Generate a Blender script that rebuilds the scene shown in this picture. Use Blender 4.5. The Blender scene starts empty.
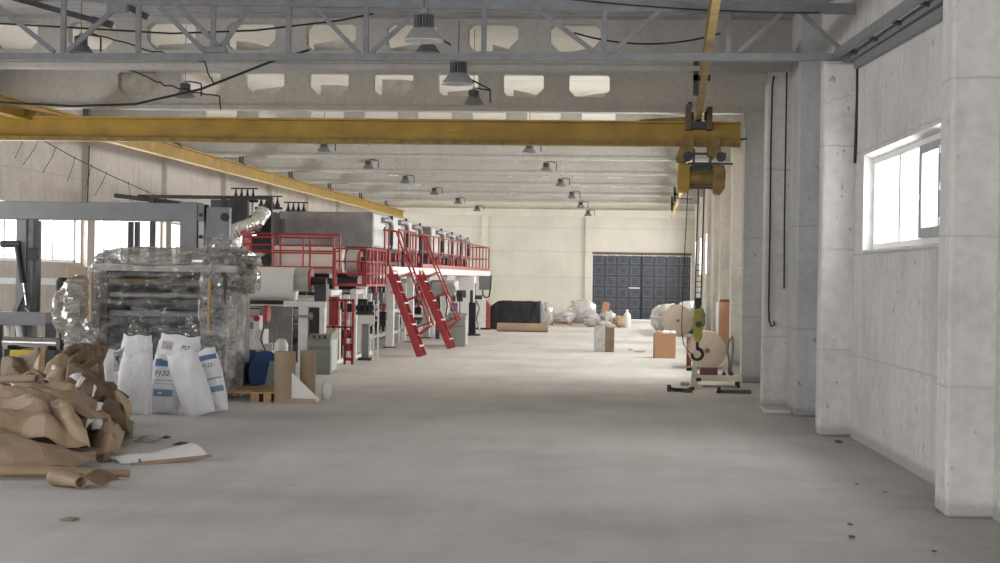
import bpy, bmesh, math, random
from mathutils import Vector, Matrix, noise
S = bpy.context.scene
COL = S.collection
PI = math.pi

# ------------------------------------------------------------------ camera
H = 1.70
cam = bpy.data.cameras.new('camera')
cam.sensor_width = 36.0
cam.lens = 1750.0 / 1000.0 * 36.0
cam.clip_end = 300
cam_ob = bpy.data.objects.new('camera', cam)
COL.objects.link(cam_ob)
yaw, pitch, roll = math.radians(4.735), math.radians(-0.156), math.radians(0.9)
fw = Vector((-math.sin(yaw) * math.cos(pitch), math.cos(yaw) * math.cos(pitch), math.sin(pitch)))
rt0 = Vector((math.cos(yaw), math.sin(yaw), 0))
up0 = rt0.cross(fw)
rt = rt0 * math.cos(roll) + up0 * math.sin(roll)
up = -rt0 * math.sin(roll) + up0 * math.cos(roll)
cam_ob.matrix_world = Matrix(((rt.x, up.x, -fw.x, 0), (rt.y, up.y, -fw.y, 0), (rt.z, up.z, -fw.z, H), (0, 0, 0, 1)))
S.camera = cam_ob

# ------------------------------------------------------------------ colour management, world, daylight
S.view_settings.view_transform = 'Standard'
S.view_settings.look = 'None'
S.view_settings.gamma = 1.0
S.view_settings.use_curve_mapping = False
S.view_settings.exposure = 0.45
S.cycles.max_bounces = 10
S.cycles.diffuse_bounces = 6
S.cycles.transparent_max_bounces = 16
S.cycles.sample_clamp_indirect = 6.0
w = bpy.data.worlds.new('overcast_sky')
S.world = w
w.use_nodes = True
w.node_tree.nodes['Background'].inputs[0].default_value = (0.93, 0.97, 1.0, 1)
w.node_tree.nodes['Background'].inputs[1].default_value = 1.6

def daylight(name, loc, rot, sx, sy, radiance, color=(1.0, 0.99, 0.972)):
    """Daylight standing in a window or gate opening (area light of the opening's size)."""
    l = bpy.data.lights.new(name, 'AREA')
    l.shape = 'RECTANGLE'
    l.size, l.size_y = sx, sy
    l.energy = radiance * PI * sx * sy
    l.color = color
    o = bpy.data.objects.new(name, l)
    o.location = loc
    o.rotation_euler = rot
    COL.objects.link(o)
    return o

XL, XR = -11.75, 1.98           # inner faces of the long walls
LEFT_BAYS = [y for y in range(0, 72, 6)]
RIGHT_BAYS = [y for y in range(30, 72, 6)]
for y in LEFT_BAYS:
    daylight('daylight_left', (XL - 0.26, y + 3.0, 2.40), (0, -PI / 2, 0), 1.08, 5.3, 7.0 if y < 24 else 6.8)
for y in RIGHT_BAYS:
    daylight('daylight_right', (XR + 0.27, y + 2.15, 2.55), (0, PI / 2, 0), 1.3, 3.4, 17.5)
daylight('daylight_near_window', (2.387 + 0.29, 16.65, 2.53), (0, PI / 2, 0.0405), .95, 4.4, 8.0)
daylight('daylight_gate', (-3.2, -2.28, 1.75), (PI / 2, 0, 0), 5.0, 3.4, 9.0)

# ------------------------------------------------------------------ mesh builder
class MB:
    def __init__(s):
        s.v, s.f = [], []
    def add(s, vs, fs):
        b = len(s.v)
        s.v += [tuple(p) for p in vs]
        s.f += [tuple(i + b for i in f) for f in fs]
        return s
    def box(s, x0, x1, y0, y1, z0, z1):
        return s.add([(x0, y0, z0), (x1, y0, z0), (x1, y1, z0), (x0, y1, z0), (x0, y0, z1), (x1, y0, z1), (x1, y1, z1), (x0, y1, z1)],
                     [(3, 2, 1, 0), (4, 5, 6, 7), (0, 1, 5, 4), (1, 2, 6, 5), (2, 3, 7, 6), (3, 0, 4, 7)])
    def cbox(s, c, d, rz=0.0, rx=0.0, ry=0.0):
        R = Matrix.Rotation(rz, 3, 'Z') @ Matrix.Rotation(ry, 3, 'Y') @ Matrix.Rotation(rx, 3, 'X')
        c = Vector(c)
        vs = []
        for z in (-.5, .5):
            for (x, y) in ((-.5, -.5), (.5, -.5), (.5, .5), (-.5, .5)):
                vs.append(c + R @ Vector((x * d[0], y * d[1], z * d[2])))
        return s.add(vs, [(3, 2, 1, 0), (4, 5, 6, 7), (0, 1, 5, 4), (1, 2, 6, 5), (2, 3, 7, 6), (3, 0, 4, 7)])
    def bar(s, p0, p1, wd, ht=None):
        ht = ht or wd
        a, b = Vector(p0), Vector(p1)
        d = (b - a).normalized()
        u = Vector((0, 0, 1)) if abs(d.z) < .95 else Vector((0, 1, 0))
        sx = d.cross(u).normalized() * wd / 2
        sy = sx.cross(d).normalized() * ht / 2
        vs = []
        for p in (a, b):
            vs += [p - sx - sy, p + sx - sy, p + sx + sy, p - sx + sy]
        return s.add(vs, [(3, 2, 1, 0), (4, 5, 6, 7), (0, 1, 5, 4), (1, 2, 6, 5), (2, 3, 7, 6), (3, 0, 4, 7)])
    def tube(s, pts, r, n=8, closed=False):
        pts = [Vector(p) for p in pts]
        rings = []
        prev = None
        for i, p in enumerate(pts):
            d = (pts[min(i + 1, len(pts) - 1)] - pts[max(i - 1, 0)]).normalized()
            if prev is None:
                u = Vector((0, 0, 1)) if abs(d.z) < .9 else Vector((1, 0, 0))
                a = d.cross(u).normalized()
            else:
                a = (prev - d * prev.dot(d)).normalized()
            prev = a
            b = d.cross(a)
            rr = r[i] if isinstance(r, (list, tuple)) else r
            rings.append([p + a * rr * math.cos(2 * PI * k / n) + b * rr * math.sin(2 * PI * k / n) for k in range(n)])
        vs = [q for ring in rings for q in ring]
        fs = []
        for i in range(len(rings) - 1):
            for k in range(n):
                k2 = (k + 1) % n
                fs.append((i * n + k, i * n + k2, (i + 1) * n + k2, (i + 1) * n + k))
        fs.append(tuple(range(n - 1, -1, -1)))
        m = (len(rings) - 1) * n
        fs.append(tuple(m + k for k in range(n)))
        return s.add(vs, fs)
    def cyl(s, p0, p1, r, n=20):
        return s.tube([p0, p1], r, n)
    def ring(s, p0, p1, ro, ri, n=24):
        """hollow tube with wall"""
        a, b = Vector(p0), Vector(p1)
        d = (b - a).normalized()
        u = Vector((0, 0, 1)) if abs(d.z) < .9 else Vector((1, 0, 0))
        e = d.cross(u).normalized()
        g = d.cross(e)
        vs = []
        for (p, r) in ((a, ro), (b, ro), (b, ri), (a, ri)):
            vs += [p + (e * math.cos(2 * PI * k / n) + g * math.sin(2 * PI * k / n)) * r for k in range(n)]
        fs = []
        for j in range(4):
            j2 = (j + 1) % 4
            for k in range(n):
                k2 = (k + 1) % n
                fs.append((j * n + k, j * n + k2, j2 * n + k2, j2 * n + k))
        return s.add(vs, fs)
    def lathe(s, prof, c=(0, 0, 0), n=24):
        vs, fs = [], []
        for (r, z) in prof:
            vs += [(c[0] + r * math.cos(2 * PI * k / n), c[1] + r * math.sin(2 * PI * k / n), c[2] + z) for k in range(n)]
        for i in range(len(prof) - 1):
            for k in range(n):
                k2 = (k + 1) % n
                fs.append((i * n + k, i * n + k2, (i + 1) * n + k2, (i + 1) * n + k))
        return s.add(vs, fs)
    def grid(s, P):
        r, c = len(P), len(P[0])
        vs = [p for row in P for p in row]
        fs = [(i * c + j, i * c + j + 1, (i + 1) * c + j + 1, (i + 1) * c + j) for i in range(r - 1) for j in range(c - 1)]
        return s.add(vs, fs)
    def prism(s, poly, axis, a0, a1):
        """poly in the two other axes (in order), extruded along axis"""
        n = len(poly)
        vs = []
        for a in (a0, a1):
            for (p, q) in poly:
                vs.append({'x': (a, p, q), 'y': (p, a, q), 'z': (p, q, a)}[axis])
        fs = [tuple(range(n)), tuple(range(2 * n - 1, n - 1, -1))]
        for i in range(n):
            j = (i + 1) % n
            fs.append((i, n + i, n + j, j))
        return s.add(vs, fs)
    def build(s, name, m, parent=None, smooth=True, bevel=0.0, solid=0.0, base=None, angle=35, fixn=True):
        if base is None:
            base = WLOC.get(parent.name, Vector((0, 0, 0))) if parent is not None else None
            if base is None:
                xs, ys, zs = zip(*s.v)
                base = Vector(((min(xs) + max(xs)) / 2, (min(ys) + max(ys)) / 2, min(zs)))
        base = Vector(base)
        me = bpy.data.meshes.new(name)
        me.from_pydata([tuple(Vector(p) - base) for p in s.v], [], s.f)
        if fixn:
            bm = bmesh.new()
            bm.from_mesh(me)
            bmesh.ops.recalc_face_normals(bm, faces=bm.faces)
            bm.to_mesh(me)
            bm.free()
        if smooth:
            me.shade_smooth()
            me.set_sharp_from_angle(angle=math.radians(angle))
        o = bpy.data.objects.new(name, me)
        COL.objects.link(o)
        me.materials.append(m)
        if parent is not None:
            o.parent = parent
            WLOC[o.name] = WLOC.get(parent.name, Vector((0, 0, 0)))
        else:
            o.location = base
            WLOC[o.name] = base
        if solid:
            md = o.modifiers.new('solid', 'SOLIDIFY')
            md.thickness = solid
            md.offset = 0
        if bevel:
            md = o.modifiers.new('bevel', 'BEVEL')
            md.width = bevel
            md.segments = 2
            md.limit_method = 'ANGLE'
        return o

WLOC = {}      # world base of every object (geometry is written in world metres and stored relative to it)

def tag(o, label, cat, group=None, kind=None):
    if label: o['label'] = label
    if cat: o['category'] = cat
    if group: o['group'] = group
    if kind: o['kind'] = kind
    return o
def thing(name, label, cat, loc=(0, 0, 0), group=None, rz=0.0):
    o = bpy.data.objects.new(name, None)
    o.empty_display_size = .1
    COL.objects.link(o)
    o.location = loc
    o.rotation_euler = (0, 0, rz)
    WLOC[o.name] = Vector(loc) if not rz else Vector((0, 0, 0))
    return tag(o, label, cat, group)
def local(o):
    WLOC[o.name] = Vector((0, 0, 0))
    return o
def struct(o):
    o['kind'] = 'structure'
    return o
def dup(root, loc=None, rot=None, label=None, group=None):
    r = root.copy()
    COL.objects.link(r)
    if loc is not None: r.location = loc
    if rot is not None: r.rotation_euler = rot
    if label: r['label'] = label
    if group: r['group'] = group
    for ch in list(root.children):
        c = ch.copy()
        COL.objects.link(c)
        c.parent = r
        for g in list(ch.children):
            d = g.copy()
            COL.objects.link(d)
            d.parent = c
    return r

# ------------------------------------------------------------------ materials
def nodes(name):
    m = bpy.data.materials.new(name)
    m.use_nodes = True
    nt = m.node_tree
    return m, nt, nt.nodes['Principled BSDF']
def N(nt, t, **kw):
    n = nt.nodes.new(t)
    for k, v in kw.items():
        if isinstance(k, str) and k.startswith('i_'):
            n.inputs[k[2:]].default_value = v
        else:
            setattr(n, k, v)
    return n
def ramp(nt, fac, stops):
    r = nt.nodes.new('ShaderNodeValToRGB')
    el = r.color_ramp.elements
    el[0].position, el[0].color = stops[0][0], (*stops[0][1], 1)
    el[1].position, el[1].color = stops[-1][0], (*stops[-1][1], 1)
    for p, c in stops[1:-1]:
        e = el.new(p)
        e.color = (*c, 1)
    nt.links.new(fac, r.inputs[0])
    return r.outputs[0]
def mixc(nt, fac, a, b, mode='MIX'):
    n = nt.nodes.new('ShaderNodeMix')
    n.data_type = 'RGBA'
    n.blend_type = mode
    for sock, val in ((n.inputs[0], fac), (n.inputs[6], a), (n.inputs[7], b)):
        if hasattr(val, 'links') or hasattr(val, 'is_output'):
            nt.links.new(val, sock)
        elif isinstance(val, (int, float)):
            sock.default_value = val
        else:
            sock.default_value = (*val, 1)
    return n.outputs[2]
def sc(c, k):
    return tuple(min(1, x * k) for x in c)
def mat(name, col, rough=.6, metal=0.0, var=.12, scale=6.0, bump=0.0, bscale=None, coat=0.0):
    m, nt, b = nodes(name)
    tc = N(nt, 'ShaderNodeTexCoord')
    nz = N(nt, 'ShaderNodeTexNoise')
    nz.inputs['Scale'].default_value = scale
    nz.inputs['Detail'].default_value = 5
    nt.links.new(tc.outputs['Object'], nz.inputs['Vector'])
    c = ramp(nt, nz.outputs[0], [(.3, sc(col, 1 - var)), (.7, sc(col, 1 + var))])
    nt.links.new(c, b.inputs['Base Color'])
    b.inputs['Roughness'].default_value = rough
    b.inputs['Metallic'].default_value = metal
    b.inputs['Coat Weight'].default_value = coat
    if bump:
        bn = N(nt, 'ShaderNodeTexNoise')
        bn.inputs['Scale'].default_value = bscale or scale * 3
        bn.inputs['Detail'].default_value = 4
        nt.links.new(tc.outputs['Object'], bn.inputs['Vector'])
        bp = N(nt, 'ShaderNodeBump')
        bp.inputs['Strength'].default_value = bump
        bp.inputs['Distance'].default_value = .02
        nt.links.new(bn.outputs[0], bp.inputs['Height'])
        nt.links.new(bp.outputs[0], b.inputs['Normal'])
    return m

def plaster(name, col, joints=(), dirt=.25, spots=True, mottle=.35, streak=.5):
    """painted precast concrete: blotches, chips, hairline cracks, horizontal panel joints"""
    m, nt, b = nodes(name)
    L = nt.links.new
    geo = N(nt, 'ShaderNodeNewGeometry')
    pos = geo.outputs['Position']
    n1 = N(nt, 'ShaderNodeTexNoise'); n1.inputs['Scale'].default_value = .9; n1.inputs['Detail'].default_value = 8
    L(pos, n1.inputs['Vector'])
    c = ramp(nt, n1.outputs[0], [(.32, sc(col, 1 - dirt)), (.5, col), (.72, sc(col, 1.07))])
    n2 = N(nt, 'ShaderNodeTexNoise'); n2.inputs['Scale'].default_value = 11; n2.inputs['Detail'].default_value = 6
    L(pos, n2.inputs['Vector'])
    c = mixc(nt, mottle, c, ramp(nt, n2.outputs[0], [(.35, sc(col, .78)), (.62, sc(col, 1.1))]))
    # vertical wash streaks
    mp = N(nt, 'ShaderNodeMapping'); mp.inputs['Scale'].default_value = (5, 5, .5)
    L(pos, mp.inputs['Vector'])
    n4 = N(nt, 'ShaderNodeTexNoise'); n4.inputs['Scale'].default_value = 1.2; n4.inputs['Detail'].default_value = 4
    L(mp.outputs[0], n4.inputs['Vector'])
    c = mixc(nt, streak, c, ramp(nt, n4.outputs[0], [(.3, (.80, .79, .77)), (.6, (1, 1, 1))]), 'MULTIPLY')
    if spots:
        v = N(nt, 'ShaderNodeTexNoise'); v.inputs['Scale'].default_value = 6; v.inputs['Detail'].default_value = 2
        mp2 = N(nt, 'ShaderNodeMapping'); mp2.inputs['Scale'].default_value = (1.6, 1.6, 1)
        L(pos, mp2.inputs['Vector']); L(mp2.outputs[0], v.inputs['Vector'])
        f = ramp(nt, v.outputs[0], [(.70, (0, 0, 0)), (.735, (1, 1, 1))])
        c = mixc(nt, f, c, sc(col, .55))
        # hairline cracks
        wv = N(nt, 'ShaderNodeTexVoronoi'); wv.feature = 'DISTANCE_TO_EDGE'; wv.inputs['Scale'].default_value = .55
        dn = N(nt, 'ShaderNodeTexNoise'); dn.inputs['Scale'].default_value = 2.2; dn.inputs['Detail'].default_value = 5
        L(pos, dn.inputs['Vector'])
        ad = N(nt, 'ShaderNodeVectorMath'); ad.operation = 'MULTIPLY_ADD'
        L(dn.outputs['Color'], ad.inputs[0]); ad.inputs[1].default_value = (.9, .9, .9); L(pos, ad.inputs[2])
        L(ad.outputs[0], wv.inputs['Vector'])
        f2 = ramp(nt, wv.outputs['Distance'], [(0.0, (1, 1, 1)), (.006, (0, 0, 0))])
        f2 = mixc(nt, 1.0, f2, ramp(nt, n1.outputs[0], [(.56, (0, 0, 0)), (.6, (.8, .8, .8))]), 'MULTIPLY')
        c = mixc(nt, f2, c, sc(col, .62))
    sep = N(nt, 'ShaderNodeSeparateXYZ'); L(pos, sep.inputs[0])
    jn = N(nt, 'ShaderNodeTexNoise'); jn.inputs['Scale'].default_value = 3; L(pos, jn.inputs['Vector'])
    for z in joints:
        a = N(nt, 'ShaderNodeMath', operation='MULTIPLY_ADD'); L(jn.outputs[0], a.inputs[0]); a.inputs[1].default_value = .05; L(sep.outputs['Z'], a.inputs[2])
        s_ = N(nt, 'ShaderNodeMath', operation='SUBTRACT'); L(a.outputs[0], s_.inputs[0]); s_.inputs[1].default_value = z + .025
        ab = N(nt, 'ShaderNodeMath', operation='ABSOLUTE'); L(s_.outputs[0], ab.inputs[0])
        f = ramp(nt, ab.outputs[0], [(.004, (1, 1, 1)), (.014, (0, 0, 0))])
        c = mixc(nt, f, c, sc(col, .74))
    # grime line along the floor (splashed dirt, has its own ragged shape)
    gz = N(nt, 'ShaderNodeMath', operation='MULTIPLY_ADD'); L(n2.outputs[0], gz.inputs[0]); gz.inputs[1].default_value = -.16; L(sep.outputs['Z'], gz.inputs[2])
    f = ramp(nt, gz.outputs[0], [(-.05 + .05, (1, 1, 1)), (.03 + .02, (0, 0, 0))])
    c = mixc(nt, f, c, sc(col, .66))
    L(c, b.inputs['Base Color'])
    b.inputs['Roughness'].default_value = .75
    bp = N(nt, 'ShaderNodeBump'); bp.inputs['Strength'].default_value = .25; bp.inputs['Distance'].default_value = .02
    L(n2.outputs[0], bp.inputs['Height']); L(bp.outputs[0], b.inputs['Normal'])
    return m

def floor_mat():
    m, nt, b = nodes('worn_concrete_floor')
    L = nt.links.new
    geo = N(nt, 'ShaderNodeNewGeometry'); pos = geo.outputs['Position']
    col = (.66, .64, .61)
    n1 = N(nt, 'ShaderNodeTexNoise'); n1.inputs['Scale'].default_value = .35; n1.inputs['Detail'].default_value = 9; n1.inputs['Roughness'].default_value = .62
    L(pos, n1.inputs['Vector'])
    c = ramp(nt, n1.outputs[0], [(.33, sc(col, .80)), (.5, col), (.68, sc(col, 1.12))])
    n2 = N(nt, 'ShaderNodeTexNoise'); n2.inputs['Scale'].default_value = 4.5; n2.inputs['Detail'].default_value = 8; n2.inputs['Roughness'].default_value = .7
    L(pos, n2.inputs['Vector'])
    c = mixc(nt, .6, c, ramp(nt, n2.outputs[0], [(.3, (.84, .84, .84)), (.65, (1.0, 1.0, 1.0))]), 'MULTIPLY')
    mp = N(nt, 'ShaderNodeMapping'); mp.inputs['Scale'].default_value = (2.2, .25, 1); mp.inputs['Rotation'].default_value = (0, 0, .25)
    L(pos, mp.inputs['Vector'])
    n3 = N(nt, 'ShaderNodeTexNoise'); n3.inputs['Scale'].default_value = 1.1; n3.inputs['Detail'].default_value = 5
    L(mp.outputs[0], n3.inputs['Vector'])
    c = mixc(nt, .7, c, ramp(nt, n3.outputs[0], [(.35, (.88, .88, .87)), (.6, (1, 1, 1))]), 'MULTIPLY')
    v = N(nt, 'ShaderNodeTexNoise'); v.inputs['Scale'].default_value = 3.0; v.inputs['Detail'].default_value = 3
    L(pos, v.inputs['Vector'])
    f = ramp(nt, v.outputs[0], [(.70, (0, 0, 0)), (.78, (1, 1, 1))])
    c = mixc(nt, f, c, sc(col, .72))
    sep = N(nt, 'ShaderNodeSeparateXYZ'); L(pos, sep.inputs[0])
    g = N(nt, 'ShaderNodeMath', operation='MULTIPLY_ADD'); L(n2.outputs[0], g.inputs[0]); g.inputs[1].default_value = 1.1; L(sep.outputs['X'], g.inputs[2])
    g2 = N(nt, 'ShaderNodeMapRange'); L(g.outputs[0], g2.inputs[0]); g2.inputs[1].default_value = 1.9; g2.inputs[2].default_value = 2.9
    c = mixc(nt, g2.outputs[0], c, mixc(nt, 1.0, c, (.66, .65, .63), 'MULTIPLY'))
    L(c, b.inputs['Base Color'])
    L(ramp(nt, n2.outputs[0], [(.3, (.50, .50, .50)), (.7, (.68, .68, .68))]), b.inputs['Roughness'])
    b.inputs['Specular IOR Level'].default_value = .4
    bp = N(nt, 'ShaderNodeBump'); bp.inputs['Strength'].default_value = .15; bp.inputs['Distance'].default_value = .02
    L(n2.outputs[0], bp.inputs['Height']); L(bp.outputs[0], b.inputs['Normal'])
    return m

def film_mat(name, tint, clear, rough=.18, bscale=9.0):
    """stretch film: partly clear, partly milky, glossy creases"""
    m, nt, b = nodes(name)
    L = nt.links.new
    tc = N(nt, 'ShaderNodeTexCoord')
    mp = N(nt, 'ShaderNodeMapping'); mp.inputs['Scale'].default_value = (1, 1, 2.6); mp.inputs['Rotation'].default_value = (.2, .3, 0)
    L(tc.outputs['Object'], mp.inputs['Vector'])
    n1 = N(nt, 'ShaderNodeTexNoise'); n1.inputs['Scale'].default_value = bscale; n1.inputs['Detail'].default_value = 6; n1.inputs['Distortion'].default_value = 1.2
    L(mp.outputs[0], n1.inputs['Vector'])
    L(ramp(nt, n1.outputs[0], [(.3, sc(tint, .72)), (.7, sc(tint, 1.2))]), b.inputs['Base Color'])
    b.inputs['Roughness'].default_value = rough
    b.inputs['Specular IOR Level'].default_value = 1.0
    b.inputs['Coat Weight'].default_value = 1.0
    b.inputs['Coat Roughness'].default_value = .04
    b.inputs['Coat IOR'].default_value = 1.9
    bp = N(nt, 'ShaderNodeBump'); bp.inputs['Strength'].default_value = 1.0; bp.inputs['Distance'].default_value = .14
    L(n1.outputs[0], bp.inputs['Height']); L(bp.outputs[0], b.inputs['Normal'])
    tr = N(nt, 'ShaderNodeBsdfTransparent')
    mx = N(nt, 'ShaderNodeMixShader')
    n2 = N(nt, 'ShaderNodeTexNoise'); n2.inputs['Scale'].default_value = bscale * .6; n2.inputs['Detail'].default_value = 6
    L(mp.outputs[0], n2.inputs['Vector'])
    lo, hi = clear
    L(ramp(nt, n2.outputs[0], [(.38, (lo,) * 3), (.62, (hi,) * 3)]), mx.inputs[0])
    L(tr.outputs[0], mx.inputs[1]); L(b.outputs[0], mx.inputs[2])
    L(mx.outputs[0], nt.nodes['Material Output'].inputs['Surface'])
    return m
def glass_mat():
    m, nt, b = nodes('window_glass')
    tr = N(nt, 'ShaderNodeBsdfTransparent')
    gl = N(nt, 'ShaderNodeBsdfGlossy'); gl.inputs['Roughness'].default_value = .05
    mx = N(nt, 'ShaderNodeMixShader'); mx.inputs[0].default_value = .06
    nt.links.new(tr.outputs[0], mx.inputs[1]); nt.links.new(gl.outputs[0], mx.inputs[2])
    nt.links.new(mx.outputs[0], nt.nodes['Material Output'].inputs['Surface'])
    return m

M = {}
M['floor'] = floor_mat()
M['wall_near'] = plaster('white_painted_concrete', (.62, .612, .60), joints=(.91, 2.0, 3.1))
M['column'] = plaster('white_limed_column', (.66, .648, .625), joints=(.95, 2.05, 3.2))
M['pier'] = plaster('shade_toned_pier', (.47, .474, .48), joints=(1.1, 2.4), spots=True)  # darker than the white columns: the pier's shade is put into this colour
M['wall_far'] = plaster('pale_far_wall', (.74, .72, .68), joints=(1.2, 2.0), spots=False)
M['wall_left'] = plaster('pinkish_white_wall', (.60, .56, .525), joints=(3.6,), spots=False)
M['wall_back'] = plaster('cream_end_wall', (.66, .635, .565), joints=(1.72, 2.77, 3.75), spots=False, dirt=.08, streak=.2, mottle=.12)
M['beam'] = plaster('grey_limed_beam', (.46, .445, .415), spots=False, dirt=.14, streak=.3)
M['slab'] = plaster('pale_roof_slab', (.72, .69, .62), spots=False, dirt=.1, streak=.1)
M['debris'] = mat('lime_flakes', (.75, .72, .66), .9, var=.2)
M['steel_grey'] = mat('grey_primed_steel', (.20, .205, .22), .5, var=.15, scale=9)
M['steel_blue'] = mat('blue_grey_machine_paint', (.225, .232, .245), .45, var=.08, scale=4)
M['steel_dark'] = mat('dark_steel', (.045, .045, .05), .5, var=.25)
M['black'] = mat('black_plastic', (.015, .015, .018), .5, var=.2)
M['rubber'] = mat('black_cable', (.02, .02, .02), .55)
M['yellow'] = mat('ochre_crane_paint', (.40, .245, .03), .5, var=.2, scale=2.5)
M['yellow_dirty'] = mat('oily_ochre_paint', (.24, .155, .04), .55, var=.35, scale=7)
M['yellow_bright'] = mat('yellow_paint', (.60, .42, .05), .5, var=.15)
M['green_yellow'] = mat('greenish_hook_block_paint', (.36, .34, .05), .5, var=.25, scale=14)
M['red'] = mat('red_painted_steel', (.33, .026, .03), .45, var=.15)
M['red_dull'] = mat('dull_red_primer', (.33, .07, .06), .6, var=.25)
M['white_paint'] = mat('white_machine_paint', (.74, .73, .71), .42, var=.06)
M['dryer'] = mat('galvanised_dryer_sheet', (.26, .255, .26), .42, metal=.55, var=.2, scale=3)
M['dryer_side'] = mat('light_galvanised_sheet', (.50, .51, .50), .45, metal=.35, var=.12, scale=3)
M['chrome'] = mat('polished_roller', (.58, .58, .58), .22, metal=1.0, var=.05)
M['alu'] = mat('brushed_aluminium', (.62, .62, .62), .38, metal=.9, var=.1, scale=9)
M['foil'] = mat('crumpled_foil', (.72, .72, .72), .22, metal=.9, var=.1, scale=7, bump=.8, bscale=11)
M['lamp_fin'] = mat('dark_lamp_fins', (.20, .20, .205), .5, metal=.3, var=.1)
M['lamp_small'] = mat('grey_lamp_shade', (.20, .20, .20), .5, metal=.2, var=.1)
M['rail_tan'] = mat('faded_tan_rail_paint', (.36, .255, .10), .55, var=.2, scale=3)
M['lamp_alu'] = mat('dull_lamp_aluminium', (.46, .46, .46), .45, metal=.2, var=.1)
M['paper'] = mat('white_paper', (.80, .79, .77), .7, var=.03)
M['paper_pink'] = mat('pinkish_paper', (.74, .66, .62), .7, var=.04)
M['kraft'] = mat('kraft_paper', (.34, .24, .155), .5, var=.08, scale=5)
M['kraft_light'] = mat('light_kraft_paper', (.42, .30, .195), .62, var=.08, scale=5)
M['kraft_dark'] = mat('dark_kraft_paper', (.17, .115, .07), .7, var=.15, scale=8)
M['core'] = mat('cardboard_core', (.36, .265, .18), .7, var=.07, scale=3)
M['cardboard'] = mat('orange_brown_cardboard', (.47, .26, .155), .75, var=.06, scale=3)
M['rollside'] = mat('roll_end_paper', (.36, .295, .235), .8, var=.08, scale=14)
M['wood'] = mat('raw_wood', (.42, .27, .14), .7, var=.2, scale=12)
M['sack'] = mat('white_woven_sack', (.76, .76, .79), .55, var=.04, scale=9, bump=.5, bscale=24)
M['sack_blue'] = mat('blue_print', (.10, .19, .36), .6, var=.12)
M['sack_teal'] = mat('teal_print', (.17, .30, .42), .6, var=.12)
M['ink'] = mat('black_ink', (.03, .03, .035), .6)
M['ink_grey'] = mat('grey_ink', (.36, .37, .36), .6, var=.3, scale=20)
M['blue_reel'] = mat('blue_reel_paint', (.015, .055, .19), .4, var=.2)
M['console'] = mat('grey_green_console', (.25, .27, .245), .45, var=.05)
M['door'] = mat('dark_blue_grey_gate', (.060, .068, .085), .5, var=.12)
M['door_trim'] = mat('worn_gate_moulding', (.15, .165, .19), .55, var=.15)
M['brown'] = mat('brown_lintel', (.14, .085, .06), .7, var=.2)
M['tarp'] = mat('black_tarp', (.012, .013, .018), .55, var=.3, bump=.6, bscale=9)
M['upvc'] = mat('white_upvc', (.80, .81, .82), .35, var=.02)
M['upvc_grey'] = mat('grey_sash', (.34, .36, .38), .4, var=.04)
M['maroon'] = mat('maroon_box', (.19, .06, .08), .6, var=.15)
M['cream_paint'] = mat('cream_jack_paint', (.62, .58, .42), .5, var=.1)
M['screen'] = mat('blue_screen', (.08, .11, .35), .2, var=.3, scale=20)
M['silver_tape'] = mat('grey_board', (.40, .385, .36), .5, var=.3, scale=10)
M['sheet_roof'] = mat('galvanised_roof_sheet', (.38, .37, .38), .5, metal=.3, var=.2, scale=3)
M['glass'] = glass_mat()
M['film_clear'] = film_mat('clear_stretch_film', (.72, .71, .68), (.04, .38), rough=.07)
M['film'] = film_mat('milky_stretch_film', (.88, .86, .82), (.30, .74), rough=.08, bscale=6.0)
M['film_dark'] = film_mat('dusty_stretch_film', (.46, .43, .385), (.55, .90), rough=.12, bscale=6.0)
M['film_white'] = film_mat('white_bale_film', (.72, .71, .69), (.85, 1.0), rough=.3)

# ------------------------------------------------------------------ the setting
struct(MB().box(-12.2, 3.2, -2.4, 72.5, -.2, 0).build('floor', M['floor']))

def wall_with_windows(name, x0, x1, spans, ya, yb, zs, zt, top, m):
    b = MB().box(x0, x1, ya, yb, 0, zs).box(x0, x1, ya, yb, zt, top)
    edge = ya
    for (a, c) in spans:
        b.box(x0, x1, edge, a, zs, zt)
        edge = c
    b.box(x0, x1, edge, yb, zs, zt)
    return struct(b.build(name, m, smooth=False))

wn = [0]
def window(x_in, y0, y1, z0, z1, divs, side, frame_m='upvc'):
    """window in a long wall: frame, mullions, panes, sill"""
    wn[0] += 1
    xf = x_in
    t = struct(thing('window_%d' % wn[0], None, None, (xf, (y0 + y1) / 2, z0)))
    f = MB()
    fwid = .06
    f.box(xf - .035, xf + .035, y0, y1, z0, z0 + fwid).box(xf - .035, xf + .035, y0, y1, z1 - fwid, z1)
    f.box(xf - .035, xf + .035, y0, y0 + fwid, z0, z1).box(xf - .035, xf + .035, y1 - fwid, y1, z0, z1)
    f.build('window_frame', M[frame_m], t)
    ys = [y0 + (y1 - y0) * k / divs for k in range(divs + 1)]
    for y in ys[1:-1]:
        MB().box(xf - .035, xf + .035, y - .04, y + .04, z0 + fwid, z1 - fwid).build('mullion', M[frame_m], t)
    for k in range(divs):
        MB().box(xf - .005, xf + .005, ys[k] + .03, ys[k + 1] - .03, z0 + fwid, z1 - fwid).build('pane', M['glass'], t)
    return t

lsp = [(y + .32, y + 5.68) for y in LEFT_BAYS]
wall_with_windows('wall_left', XL - .3, XL, lsp, -2, 72.3, 1.85, 2.95, 5.6, M['wall_left'])
for a, c in lsp:
    window(XL - .17, a, c, 1.85, 2.95, 4, -1)
rsp = [(y + .4, y + 3.9) for y in RIGHT_BAYS]
wall_with_windows('wall_right', XR, XR + .32, rsp, 23.5, 72.3, 1.9, 3.2, 5.6, M['wall_far'])
for a, c in rsp:
    window(XR + .2, a, c, 1.9, 3.2, 4, 1)

tn = [0]
def trim(b, m, **kw):
    tn[0] += 1
    return struct(b.build('trim_%d' % tn[0], m, **kw))

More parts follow.
